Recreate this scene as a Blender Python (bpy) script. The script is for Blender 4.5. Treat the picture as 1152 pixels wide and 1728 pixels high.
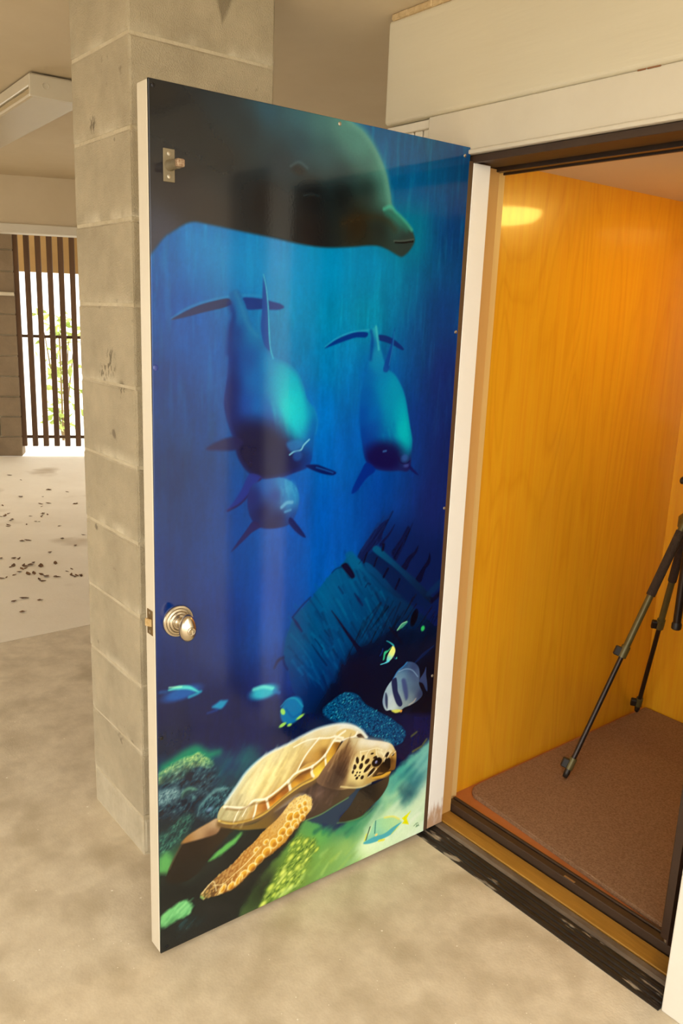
import bpy, bmesh, math, random
from mathutils import Vector, Matrix

for o in list(bpy.data.objects):
    bpy.data.objects.remove(o)
SC = bpy.context.scene
COL = SC.collection

# ------------------------------------------------------------------ camera
cam = bpy.data.cameras.new('camera'); CAM = bpy.data.objects.new('camera', cam); COL.objects.link(CAM)
cam.sensor_fit = 'VERTICAL'; cam.sensor_height = 36.0; cam.lens = 1394.09/1728*36.0
cam.clip_start = .05; cam.clip_end = 200
CY, CP, CR = .8951, .2342, .0393
fw = Vector((-math.sin(CY)*math.cos(CP), math.cos(CY)*math.cos(CP), -math.sin(CP)))
rt = Vector((math.cos(CY), math.sin(CY), 0)); up = rt.cross(fw)
r2 = rt*math.cos(CR)+up*math.sin(CR); u2 = up*math.cos(CR)-rt*math.sin(CR)
CAM.matrix_world = Matrix(((r2.x, u2.x, -fw.x, 1.535), (r2.y, u2.y, -fw.y, -1.5943), (r2.z, u2.z, -fw.z, 1.5173), (0, 0, 0, 1)))
SC.camera = CAM

# ------------------------------------------------------------------ daylight, exposure
W = bpy.data.worlds.new('world'); SC.world = W; W.use_nodes = True
bg = W.node_tree.nodes['Background']
bg.inputs[0].default_value = (1.0, .965, .885, 1); bg.inputs[1].default_value = 1.0
SC.view_settings.view_transform = 'Standard'; SC.view_settings.look = 'None'
SC.view_settings.gamma = 1.0; SC.view_settings.use_curve_mapping = False
SC.view_settings.exposure = 1.8

# ------------------------------------------------------------------ materials
def lin(c):
    return tuple(((x/255)/12.92 if x/255 <= .04045 else ((x/255+.055)/1.055)**2.4) for x in c)

def mat(name, c1, c2=None, scale=8.0, rough=.6, bump=0.0, bscale=60.0, metal=0.0, stretch=(1, 1, 1), detail=5.0, lo=.35, hi=.65, spec=.5, coat=0.0, coords='Object', third=None):
    m = bpy.data.materials.new(name); m.use_nodes = True
    N = m.node_tree.nodes; L = m.node_tree.links; b = N['Principled BSDF']
    b.inputs['Roughness'].default_value = rough; b.inputs['Metallic'].default_value = metal
    b.inputs['Specular IOR Level'].default_value = spec
    b.inputs['Coat Weight'].default_value = coat; b.inputs['Coat Roughness'].default_value = .08
    b.inputs['Base Color'].default_value = (*lin(c1), 1)
    tc = N.new('ShaderNodeTexCoord'); mp = N.new('ShaderNodeMapping'); mp.inputs['Scale'].default_value = stretch
    if coords == 'World':
        g = N.new('ShaderNodeNewGeometry'); L.new(g.outputs['Position'], mp.inputs['Vector'])
    else:
        L.new(tc.outputs[coords], mp.inputs['Vector'])
    if c2 is not None:
        n = N.new('ShaderNodeTexNoise'); n.inputs['Scale'].default_value = scale; n.inputs['Detail'].default_value = detail; n.inputs['Roughness'].default_value = .70
        L.new(mp.outputs[0], n.inputs['Vector'])
        r = N.new('ShaderNodeValToRGB'); r.color_ramp.elements[0].position = lo; r.color_ramp.elements[1].position = hi
        r.color_ramp.elements[0].color = (*lin(c1), 1); r.color_ramp.elements[1].color = (*lin(c2), 1)
        L.new(n.outputs[0], r.inputs[0]); L.new(r.outputs[0], b.inputs['Base Color'])
        m['ramp'] = r.name
        if third:      # (colour, scale, threshold, softness): spots or flecks of a third colour
            n3 = N.new('ShaderNodeTexNoise'); n3.inputs['Scale'].default_value = third[1]; n3.inputs['Detail'].default_value = 3
            L.new(mp.outputs[0], n3.inputs['Vector'])
            r3 = N.new('ShaderNodeValToRGB'); r3.color_ramp.elements[0].position = third[2]; r3.color_ramp.elements[1].position = third[2]+third[3]
            r3.color_ramp.elements[0].color = (0, 0, 0, 1); r3.color_ramp.elements[1].color = (1, 1, 1, 1)
            L.new(n3.outputs[0], r3.inputs[0])
            mx = N.new('ShaderNodeMix'); mx.data_type = 'RGBA'; mx.inputs[7].default_value = (*lin(third[0]), 1)
            L.new(r3.outputs[0], mx.inputs[0]); L.new(r.outputs[0], mx.inputs[6]); L.new(mx.outputs[2], b.inputs['Base Color'])
    if bump:
        n2 = N.new('ShaderNodeTexNoise'); n2.inputs['Scale'].default_value = bscale; n2.inputs['Detail'].default_value = 6
        L.new(mp.outputs[0], n2.inputs['Vector'])
        bp = N.new('ShaderNodeBump'); bp.inputs['Strength'].default_value = bump; bp.inputs['Distance'].default_value = .01
        L.new(n2.outputs[0], bp.inputs['Height']); L.new(bp.outputs[0], b.inputs['Normal'])
    return m

SMUDGE = ((-.540, 1.375, .050), (-.585, 1.345, .035), (-.610, 1.955, .028), (-.47, 1.31, .03))
def extras(m, kind):
    N = m.node_tree.nodes; L = m.node_tree.links; b = N['Principled BSDF']; src = b.inputs['Base Color'].links[0].from_socket
    g = N.new('ShaderNodeNewGeometry')
    def mth(op, a, c=None):
        n = N.new('ShaderNodeMath'); n.operation = op
        for i, v in enumerate((a, c)):
            if v is None: continue
            if isinstance(v, (int, float)): n.inputs[i].default_value = v
            else: L.new(v, n.inputs[i])
        return n.outputs[0]
    def ramp(v, lo, hi):
        n = N.new('ShaderNodeMapRange'); n.interpolation_type = 'SMOOTHSTEP'; n.inputs[1].default_value = lo; n.inputs[2].default_value = hi; L.new(v, n.inputs[0]); return n.outputs[0]
    def noise(sc, st=(1, 1, 1), det=4):
        mp = N.new('ShaderNodeMapping'); mp.inputs['Scale'].default_value = st; L.new(g.outputs['Position'], mp.inputs[0])
        n = N.new('ShaderNodeTexNoise'); n.inputs['Scale'].default_value = sc; n.inputs['Detail'].default_value = det; L.new(mp.outputs[0], n.inputs['Vector']); return n.outputs[0]
    def over(src, fac, col):
        mx = N.new('ShaderNodeMix'); mx.data_type = 'RGBA'; mx.inputs[7].default_value = (*lin(col), 1); L.new(fac, mx.inputs[0]); L.new(src, mx.inputs[6]); return mx.outputs[2]
    sp = N.new('ShaderNodeSeparateXYZ'); L.new(g.outputs['Position'], sp.inputs[0])
    if kind == 'specks':            # white paint flecks
        for sc, r in ((13.0, .04), (24.0, .05), (41.0, .06)):
            v = N.new('ShaderNodeTexVoronoi'); v.inputs['Scale'].default_value = sc; L.new(g.outputs['Position'], v.inputs['Vector'])
            s3 = N.new('ShaderNodeSeparateColor'); L.new(v.outputs['Color'], s3.inputs[0])
            src = over(src, mth('MULTIPLY', mth('LESS_THAN', v.outputs['Distance'], r), mth('GREATER_THAN', s3.outputs[0], .66)), (240, 232, 214))
    if kind == 'smear':             # mortar smeared over the block faces beside each joint, and a dark drip
        t = mth('FRACT', mth('ADD', mth('MULTIPLY', mth('SUBTRACT', sp.outputs[2], .12), 5.0), 20.0))
        up_ = mth('SUBTRACT', 1.0, ramp(t, .0, .20)); dn = ramp(t, .95, 1.0); j = mth('MAXIMUM', up_, dn)
        n = ramp(noise(11, (1, 1, .6)), .38, .68); n2 = ramp(noise(3.0, (1, 1, 1)), .42, .62)
        src = over(src, mth('MULTIPLY', mth('MULTIPLY', j, n), mth('ADD', mth('MULTIPLY', n2, .7), .45)), (216, 206, 180))
        src = over(src, mth('MULTIPLY', ramp(noise(26, (1, 1, .7), 2), .74, .79), .5), (104, 92, 72))
        w = mth('ADD', mth('MULTIPLY', mth('SUBTRACT', sp.outputs[2], 2.185), .42), mth('MULTIPLY', mth('SUBTRACT', noise(14), .5), .03))
        d = mth('SUBTRACT', w, mth('ABSOLUTE', mth('ADD', sp.outputs[1], .475)))
        src = over(src, mth('MULTIPLY', ramp(d, -.004, .006), .6), (96, 84, 62))
        for (cx, cz, rr_) in SMUDGE:
            cb = N.new('ShaderNodeCombineXYZ'); cb.inputs[0].default_value = cx; cb.inputs[1].default_value = -.7183; cb.inputs[2].default_value = cz
            v = N.new('ShaderNodeVectorMath'); v.operation = 'DISTANCE'; L.new(g.outputs['Position'], v.inputs[0]); L.new(cb.outputs[0], v.inputs[1])
            src = over(src, mth('MULTIPLY', mth('SUBTRACT', 1.0, ramp(v.outputs['Value'], rr_*.35, rr_)), mth('MULTIPLY', ramp(noise(70, (1.6, 1, .8), 3), .48, .6), .75)), (88, 78, 58))
    if kind == 'foot':              # rust-brown scuffing at the foot of the jamb
        n = mth('MULTIPLY', noise(60, (1, 1, .35)), .16)
        src = over(src, mth('MULTIPLY', ramp(mth('SUBTRACT', n, sp.outputs[2]), -.025, .045), .85), (176, 128, 82))
    L.new(src, b.inputs['Base Color']); return m

M = {}
M['concrete'] = mat('concrete_floor', (197, 181, 153), (219, 205, 178), 9.0, .72, .10, 160, detail=15, coords='World', lo=.32, hi=.62, third=((183, 167, 138), 7.0, .48, .26))
extras(M['concrete'], 'specks')
M['concrete_far'] = mat('concrete_far_slab', (228, 217, 196), (240, 231, 213), 1.6, .7, .1, 70, detail=10, coords='World', lo=.3, hi=.7, third=((190, 172, 142), 1.7, .60, .12))
M['ceiling'] = mat('plaster_ceiling', (206, 188, 156), (213, 196, 166), 1.3, .85, .04, 30, coords='World')
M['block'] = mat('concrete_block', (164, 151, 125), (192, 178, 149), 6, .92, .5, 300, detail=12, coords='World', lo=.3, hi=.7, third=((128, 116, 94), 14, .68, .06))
extras(M['block'], 'smear')
M['grout'] = mat('pale_grout_base', (176, 164, 138), (198, 186, 160), 9, .85, .3, 60, coords='World')
M['mortar'] = mat('mortar', (206, 194, 166), (186, 172, 142), 10, .9, .5, 90, coords='World')
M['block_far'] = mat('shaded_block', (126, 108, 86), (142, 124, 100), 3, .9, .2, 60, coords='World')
M['white'] = mat('white_paint', (208, 197, 175), (214, 204, 183), 3, .42, .05, 40, coords='World')
M['jamb'] = mat('white_jamb_paint', (224, 217, 203), (229, 222, 209), 3, .4, .03, 40, coords='World')
M['jambfoot'] = extras(mat('scuffed_jamb_paint', (242, 238, 230), (246, 242, 235), 3, .4, .03, 40, coords='World'), 'foot')
M['beam'] = mat('painted_beam', (206, 195, 168), (214, 204, 178), 2.5, .55, .10, 60, coords='World', stretch=(.12, 1, 1), detail=7)
M['siding'] = mat('white_siding', (222, 212, 190), (228, 218, 198), 3, .5, .06, 50, coords='World')
M['brown_metal'] = mat('brown_metal', (58, 40, 26), (66, 47, 31), 6, .55, .03, 80, coords='World', spec=.5)
M['brown_trim'] = mat('brown_trim', (82, 60, 40), (92, 68, 46), 6, .5, coords='World')
M['track'] = mat('dark_track', (44, 32, 24), (54, 40, 30), 6, .3, coords='World')
M['rubber'] = mat('worn_black_rubber', (24, 20, 16), (40, 33, 27), 30, .45, .3, 120, coords='World', stretch=(.25, 1, 1), third=((150, 136, 116), 48, .61, .07))
M['greystrip'] = mat('grey_bevel', (78, 65, 52), (118, 102, 84), 14, .5, .15, 90, coords='World', stretch=(.3, 1, 1))
M['oak'] = mat('oak_threshold', (138, 96, 32), (176, 130, 54), 14, .4, .1, 120, coords='World', stretch=(.12, 1, 1), detail=7)
M['lino'] = mat('red_brown_floor', (168, 98, 52), (186, 114, 62), 4, .45, coords='World')
M['carpet'] = mat('brown_carpet', (158, 119, 88), (190, 149, 114), 160, .98, 1.0, 420, coords='World', spec=.1, detail=3)
M['carpet_edge'] = mat('carpet_binding', (160, 120, 92), (170, 130, 100), 60, .95, .4, 300, coords='World', spec=.1)
M['cream'] = mat('cream_ceiling', (226, 210, 186), (230, 214, 190), 2, .6, coords='World')
M['slab'] = mat('door_edge_paint', (212, 201, 178), (217, 206, 184), 4, .45, .04, 60)
M['nickel'] = mat('satin_nickel', (208, 197, 176), (198, 187, 166), 30, .26, metal=1.0)
M['steel'] = mat('dull_steel_plate', (128, 116, 92), (142, 130, 104), 30, .55, metal=.5)
M['brass'] = mat('tarnished_brass', (196, 160, 100), (220, 196, 150), 90, .4, metal=.8)
M['oldbrass'] = mat('old_brass_plate', (120, 96, 58), (146, 120, 76), 60, .4, metal=.8)
M['zinc'] = mat('zinc_screw', (196, 186, 166), (176, 166, 146), 90, .35, metal=.9)
M['screw_dark'] = mat('dark_screw', (50, 48, 50), (36, 34, 36), 60, .3, metal=.6)
M['screw_blue'] = mat('blue_plug', (20, 44, 120), (30, 60, 150), 60, .2, spec=.8)
M['olive'] = mat('olive_metal', (96, 88, 52), (106, 97, 60), 12, .4, metal=.35)
M['foam'] = mat('dark_foam_grip', (52, 40, 34), (64, 50, 42), 90, .9, .5, 300)
M['tube'] = mat('dark_leg_tube', (46, 36, 32), (54, 43, 38), 20, .3, metal=.4)
M['blackplastic'] = mat('black_plastic', (30, 25, 22), (38, 31, 27), 20, .45)
M['darkpanel'] = mat('dark_panel', (54, 40, 30), (62, 46, 34), 5, .6, coords='World')
M['tip'] = mat('rusted_bolt_tip', (122, 84, 52), (186, 166, 138), 200, .6, metal=.4)
M['tan'] = mat('tan_panel', (112, 92, 62), (122, 101, 70), 5, .6, coords='World')
M['chip'] = mat('bare_wood_chip', (146, 98, 60), (128, 84, 50), 30, .8)
M['gate'] = mat('gate_vinyl', (58, 38, 26), (70, 47, 33), 10, .45, .05, 60)
M['slat'] = mat('brown_slat', (80, 55, 32), (100, 70, 42), 9, .7, .2, 60, coords='World', stretch=(1, 1, .1))
M['tanwood'] = mat('tan_soffit', (176, 140, 84), (188, 152, 96), 2, .7, coords='World')
M['fixture'] = mat('fixture_enamel', (206, 196, 174), (212, 202, 180), 3, .4)
M['diffuser'] = mat('acrylic_diffuser', (186, 168, 132), (192, 175, 139), 2, .35)
M['leaf'] = mat('dead_leaf', (84, 56, 30), (128, 92, 54), 30, .9, coords='World')
M['green'] = mat('shrub_leaf', (150, 180, 70), (206, 220, 130), 5, .6, coords='World')
M['bark'] = mat('bark', (150, 128, 92), (126, 104, 72), 20, .9, .5, 60)
M['pave'] = mat('outdoor_paving', (236, 232, 222), (242, 238, 230), 3, .8, coords='World')
M['caulk'] = mat('old_caulk', (188, 160, 116), (206, 180, 136), 40, .8, .4, 90, coords='World')

def wood_mat(name, c1, c2, c3, rough=.28, coat=.6):
    m = bpy.data.materials.new(name); m.use_nodes = True
    N = m.node_tree.nodes; L = m.node_tree.links; b = N['Principled BSDF']
    g = N.new('ShaderNodeNewGeometry'); mp = N.new('ShaderNodeMapping'); mp.inputs['Scale'].default_value = (1, 1, .16)
    L.new(g.outputs['Position'], mp.inputs['Vector'])
    n1 = N.new('ShaderNodeTexNoise'); n1.inputs['Scale'].default_value = 3.2; n1.inputs['Detail'].default_value = 2.5; n1.inputs['Distortion'].default_value = .6
    L.new(mp.outputs[0], n1.inputs['Vector'])
    mm = N.new('ShaderNodeMath'); mm.operation = 'MULTIPLY'; mm.inputs[1].default_value = 15.0; L.new(n1.outputs[0], mm.inputs[0])
    fr = N.new('ShaderNodeMath'); fr.operation = 'FRACT'; L.new(mm.outputs[0], fr.inputs[0])
    r = N.new('ShaderNodeValToRGB'); e = r.color_ramp.elements
    e[0].position = 0; e[0].color = (*lin(c2), 1); e[1].position = 1; e[1].color = (*lin(c2), 1)
    k = e.new(.5); k.color = (*lin(c1), 1); k = e.new(.85); k.color = (*lin(c3), 1)
    L.new(fr.outputs[0], r.inputs[0])
    n2 = N.new('ShaderNodeTexNoise'); n2.inputs['Scale'].default_value = 120; n2.inputs['Detail'].default_value = 4
    mp2 = N.new('ShaderNodeMapping'); mp2.inputs['Scale'].default_value = (1, 1, .03); L.new(g.outputs['Position'], mp2.inputs['Vector']); L.new(mp2.outputs[0], n2.inputs['Vector'])
    mx = N.new('ShaderNodeMix'); mx.data_type = 'RGBA'; mx.blend_type = 'OVERLAY'; mx.inputs[0].default_value = .22
    L.new(r.outputs[0], mx.inputs[6]); L.new(n2.outputs[0], mx.inputs[7]); L.new(mx.outputs[2], b.inputs['Base Color'])
    b.inputs['Roughness'].default_value = rough; b.inputs['Coat Weight'].default_value = coat; b.inputs['Coat Roughness'].default_value = .07
    return m
M['birch'] = wood_mat('varnished_birch', (236, 169, 34), (233, 165, 31), (228, 159, 28))
M['birch_edge'] = mat('birch_stile', (240, 205, 138), (232, 194, 124), 8, .4, coords='World', stretch=(1, 1, .1))
M['plytan'] = mat('plywood_reveal', (206, 156, 88), (214, 166, 98), 8, .6, coords='World', stretch=(1, 1, .1))

# ------------------------------------------------------------------ builders
def obj(name, me, m, parent=None, smooth=False):
    if isinstance(me, bmesh.types.BMesh):
        bm = me; me = bpy.data.meshes.new(name); bm.to_mesh(me); bm.free()
    o = bpy.data.objects.new(name, me); COL.objects.link(o)
    if m is not None and not me.materials: me.materials.append(m)
    if parent is not None: o.parent = parent
    if smooth:
        for p in me.polygons: p.use_smooth = True
    return o

def tag(o, label=None, cat=None, group=None, kind=None):
    if label: o['label'] = label
    if cat: o['category'] = cat
    if group: o['group'] = group
    if kind: o['kind'] = kind
    return o

def empty(name, loc, rz=0.0):
    o = bpy.data.objects.new(name, None); COL.objects.link(o); o.location = loc; o.rotation_euler = (0, 0, rz); o.empty_display_size = .1
    return o

def add_box(bm, lo, hi, bev=0.0, seg=2):
    r = bmesh.ops.create_cube(bm, size=1.0); v = r['verts']
    c = [(lo[i]+hi[i])/2 for i in range(3)]; s = [hi[i]-lo[i] for i in range(3)]
    for x in v: x.co = Vector((c[0]+x.co.x*s[0], c[1]+x.co.y*s[1], c[2]+x.co.z*s[2]))
    if bev:
        es = list({e for x in v for e in x.link_edges})
        bmesh.ops.bevel(bm, geom=es, offset=bev, segments=seg, affect='EDGES', profile=.5)
    return bm

def box(name, lo, hi, m, parent=None, bev=0.0, seg=2):
    return obj(name, add_box(bmesh.new(), lo, hi, bev, seg), m, parent)

def frame_of(d):
    d = Vector(d).normalized(); a = Vector((0, 0, 1)) if abs(d.z) < .95 else Vector((1, 0, 0))
    x = d.cross(a).normalized(); return x, d.cross(x).normalized(), d

def add_lathe(bm, base, axis, prof, n=24, squash=(1, 1), caps=True):
    x, y, d = frame_of(axis); base = Vector(base); rings = []
    for (r, h) in prof:
        rings.append([bm.verts.new(base+d*h+x*(r*squash[0]*math.cos(2*math.pi*k/n))+y*(r*squash[1]*math.sin(2*math.pi*k/n))) for k in range(n)])
    for a, b in zip(rings, rings[1:]):
        for k in range(n): bm.faces.new((a[k], a[(k+1) % n], b[(k+1) % n], b[k]))
    if caps:
        bm.faces.new(rings[0][::-1]); bm.faces.new(rings[-1])
    bmesh.ops.recalc_face_normals(bm, faces=bm.faces)
    return bm

def lathe(name, base, axis, prof, m, parent=None, n=24, squash=(1, 1), smooth=True):
    o = obj(name, add_lathe(bmesh.new(), base, axis, prof, n, squash), m, parent, smooth)
    if smooth: o.data.set_sharp_from_angle(angle=math.radians(35))
    return o

def tube(name, a, b, r, m, parent=None, n=16, r2=None):
    a, b = Vector(a), Vector(b); L = (b-a).length
    return lathe(name, a, b-a, [(r, 0), (r if r2 is None else r2, L)], m, parent, n)

def prism(name, prof, x0, x1, m, parent=None):          # profile (y, z) swept along x
    bm = bmesh.new(); A = [bm.verts.new((x0, y, z)) for y, z in prof]; B = [bm.verts.new((x1, y, z)) for y, z in prof]; n = len(prof)
    for k in range(n): bm.faces.new((A[k], A[(k+1) % n], B[(k+1) % n], B[k]))
    bm.faces.new(A[::-1]); bm.faces.new(B); bmesh.ops.recalc_face_normals(bm, faces=bm.faces)
    return obj(name, bm, m, parent)

def slab_poly(name, pts, z0, z1, m, parent=None, bev=0.0):
    bm = bmesh.new(); A = [bm.verts.new((x, y, z0)) for x, y in pts]; B = [bm.verts.new((x, y, z1)) for x, y in pts]; n = len(pts)
    for k in range(n): bm.faces.new((A[k], A[(k+1) % n], B[(k+1) % n], B[k]))
    bm.faces.new(A[::-1]); t = bm.faces.new(B); bmesh.ops.recalc_face_normals(bm, faces=bm.faces)
    if bev: bmesh.ops.bevel(bm, geom=list(t.edges), offset=bev, segments=3, affect='EDGES')
    return obj(name, bm, m, parent)

# ---- the printed mural: painted shape by shape in millimetres on the door face (u from the free edge, v down from the top)
MW, MH = 854.0, 1910.0
MNX, MNY = 452, 1010
import numpy as np
rng = np.random.default_rng(7)
UU, VV = np.meshgrid(np.linspace(0, MW, MNX), np.linspace(0, MH, MNY))
CAN = np.zeros((MNY, MNX, 3))

def vnoise(fu, fv, seed, oct=3, u=None, v=None):
    g = np.random.default_rng(seed).random((97, 97))
    u = UU if u is None else u
    v = VV if v is None else v
    out = 0; amp = 1.0; tot = 0
    for k in range(oct):
        x = u*fu*2**k + 13.7*k; y = v*fv*2**k + 7.3*k
        xi = np.floor(x).astype(int); yi = np.floor(y).astype(int)
        a = x-xi; b = y-yi; a = a*a*(3-2*a); b = b*b*(3-2*b)
        x0 = xi % 97; x1 = (xi+1) % 97; y0 = yi % 97; y1 = (yi+1) % 97
        out = out + amp*((g[y0, x0]*(1-a)+g[y0, x1]*a)*(1-b)+(g[y1, x0]*(1-a)+g[y1, x1]*a)*b)
        tot += amp; amp *= .55
    return out/tot-.5

def catmull(p, closed=True, n=6):
    p = np.asarray(p, float)
    if len(p) < 3: return p
    if closed: q = np.vstack([p[-1], p, p[:2]])
    else: q = np.vstack([2*p[0]-p[1], p, 2*p[-1]-p[-2]])
    t = np.linspace(0, 1, n, endpoint=False)[:, None]
    out = []
    for i in range(1, len(q)-2):
        a, b, c, d = q[i-1], q[i], q[i+1], q[i+2]
        out.append(.5*(2*b+(c-a)*t+(2*a-5*b+4*c-d)*t*t+(3*b-a-3*c+d)*t**3))
    r = np.vstack(out)
    return r if closed else np.vstack([r, p[-1]])

def window(p, pad):
    lo = p.min(0)-pad; hi = p.max(0)+pad
    i0 = max(0, int(lo[0]/MW*(MNX-1))); i1 = min(MNX, int(hi[0]/MW*(MNX-1))+2)
    j0 = max(0, int(lo[1]/MH*(MNY-1))); j1 = min(MNY, int(hi[1]/MH*(MNY-1))+2)
    return (slice(j0, j1), slice(i0, i1)) if i1 > i0 and j1 > j0 else None

def segdist(p, closed, X, Y, wid=None):
    best = np.full(X.shape, 1e9); m = len(p)
    for i in range(m if closed else m-1):
        a = p[i]; b = p[(i+1) % m]; d = b-a; L = d@d+1e-9
        t = np.clip(((X-a[0])*d[0]+(Y-a[1])*d[1])/L, 0, 1)
        s = np.hypot(X-a[0]-t*d[0], Y-a[1]-t*d[1])
        if wid is not None: s = s-(wid[i]*(1-t)+wid[i+1]*t)
        best = np.minimum(best, s)
    return best

def inside(p, X, Y):
    r = np.zeros(X.shape, bool); m = len(p)
    for i in range(m):
        a = p[i]; b = p[(i+1) % m]
        if a[1] == b[1]: continue
        r ^= ((a[1] > Y) != (b[1] > Y)) & (X < (b[0]-a[0])*(Y-a[1])/(b[1]-a[1])+a[0])
    return r

def rgb(c): return np.array(c, float)/255

def idw(g, X, Y, pw=3.0):
    P = np.array([p for p, c in g], float); D = np.hypot(P[:, None, 0]-P[None, :, 0], P[:, None, 1]-P[None, :, 1]); np.fill_diagonal(D, 1e9)
    eps = (.6*np.median(D.min(1)))**2; num = 0; den = 0
    for (p, c) in g:
        w = 1/(((X-p[0])**2+(Y-p[1])**2)+eps)**(pw/2)
        num = num+w[..., None]*rgb(c); den = den+w
    return num/den[..., None]

def blend(w, al, col):
    CAN[w] = CAN[w]*(1-al[..., None])+col*al[..., None]

def fill(p, col, soft=3.0, op=1.0, smooth=True, jit=0.0, pw=3.0, tex=0.0):
    p = catmull(p) if smooth else np.asarray(p, float)
    w = window(p, soft+jit)
    if w is None: return
    X, Y = UU[w], VV[w]
    if jit:
        X, Y = X+jit*2*vnoise(.05, .05, 5, 3, X, Y), Y+jit*2*vnoise(.05, .05, 6, 3, X, Y)
    d = segdist(p, True, X, Y); d = np.where(inside(p, X, Y), -d, d)
    a = np.clip(.5-d/soft, 0, 1); a = a*a*(3-2*a)*op
    c = idw(col, UU[w], VV[w], pw) if isinstance(col, list) else rgb(col)*np.ones(a.shape+(3,))
    if tex: c = c*(1+tex*2*vnoise(.12, .03, 8)[w][..., None])
    blend(w, a, c)

def stroke(p, wd, col, soft=2.0, op=1.0, taper=(1, 1), smooth=True):
    p = catmull(p, False) if smooth else np.asarray(p, float)
    t = np.linspace(0, 1, len(p))
    wid = wd/2*(taper[0]*(1-t)+taper[1]*t) if not isinstance(wd, (list, tuple)) else np.interp(t, np.linspace(0, 1, len(wd)), wd)/2
    w = window(p, np.max(wid)+soft)
    if w is None: return
    d = segdist(p, False, UU[w], VV[w], wid)
    a = np.clip(.5-d/soft, 0, 1); a = a*a*(3-2*a)*op
    blend(w, a, rgb(col))

def oval(c, ru, rv, col, rot=0.0, soft=2.0, op=1.0):
    c = np.asarray(c, float).reshape(-1)[:2]; k = max(ru, rv)
    w = window(np.array([c-k, c+k]), soft)
    if w is None: return
    X = UU[w]-c[0]; Y = VV[w]-c[1]; cs, sn = math.cos(math.radians(rot)), math.sin(math.radians(rot))
    x = (X*cs+Y*sn)/ru; y = (-X*sn+Y*cs)/rv
    d = (np.hypot(x, y)-1)*min(ru, rv)
    a = np.clip(.5-d/soft, 0, 1); a = a*a*(3-2*a)*op
    blend(w, a, rgb(col))

def ovals(pts, sizes, col, soft=2.0, op=1.0):
    for p, s in zip(pts, sizes): oval(p, s[0], s[1], col, s[2] if len(s) > 2 else 0, soft, op)

def dabs(poly, n, L, wd, cols, ang, spread=25, soft=2.0, op=.7, seed=1):
    r = np.random.default_rng(seed); P = np.asarray(poly, float); lo, hi = P.min(0), P.max(0); k = 0
    C = lo+r.random((n*6, 2))*(hi-lo)
    for c in C[inside(P, C[:, 0], C[:, 1])]:
        a = math.radians(ang+r.normal()*spread); l = L*(.5+r.random())/2
        d = np.array([math.cos(a), math.sin(a)])*l
        stroke([c-d, c+d], wd*(.6+.8*r.random()), cols[r.integers(len(cols))], soft, op*(.5+.5*r.random()), (1, .4), False)
        k += 1
        if k >= n: break

def rocky(p, dark, midc, light, soft=14.0, fu=.03, fv=.03, ang=-35, seed=1, op=1.0, jit=6.0, gain=1.0):
    p = catmull(p); w = window(p, soft+jit)
    if w is None: return
    X, Y = UU[w], VV[w]
    jx = X+jit*2*vnoise(.05, .05, seed+50, 3, X, Y); jy = Y+jit*2*vnoise(.05, .05, seed+51, 3, X, Y)
    d = segdist(p, True, jx, jy); d = np.where(inside(p, jx, jy), -d, d)
    a = np.clip(.5-d/soft, 0, 1); a = a*a*(3-2*a)*op
    c, sn = math.cos(math.radians(ang)), math.sin(math.radians(ang)); u = X*c+Y*sn; v = -X*sn+Y*c
    wx = 22*vnoise(.02, .02, seed, 2, X, Y)
    r1 = 1-2*np.abs(vnoise(fu, fv*2.2, seed+1, 3, u+wx, v+wx))*2; r2 = vnoise(fu*3, fv*7, seed+2, 3, u+wx, v)
    t = np.clip((.55*r1+.9*r2+.05)*gain, 0, 1)[..., None]
    col = np.where(t < .5, rgb(dark)*(1-2*t)+rgb(midc)*2*t, rgb(midc)*(2-2*t)+rgb(light)*(2*t-1))
    blend(w, a, col)

def scales(poly, n, r0, r1, rim, cols, seed=1, op=.8, sq=.8, ang=-40):
    r = np.random.default_rng(seed); P = catmull(poly); lo, hi = P.min(0), P.max(0); got = []
    C = lo+r.random((n*12, 2))*(hi-lo); C = C[inside(P, C[:, 0], C[:, 1])]
    for c in C:
        if len(got) >= n: break
        k = r0+(r1-r0)*r.random()
        if got:
            G = np.array(got)
            if np.any((G[:, 0]-c[0])**2+(G[:, 1]-c[1])**2 < (.85*(k+G[:, 2]))**2): continue
        got.append((c[0], c[1], k))
        oval(c, k*1.0, k*sq, rim, ang, k*.5, op); oval(c, k*.66, k*sq*.66, cols[r.integers(len(cols))], ang, k*.6, op)

def clip_to(poly, before, soft=8.0):
    p = catmull(poly); d = segdist(p, True, UU, VV); d = np.where(inside(p, UU, VV), -d, d)
    a = np.clip(.5-(d+soft*.5)/soft, 0, 1)[..., None]; CAN[:] = before*(1-a)+CAN*a

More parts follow.
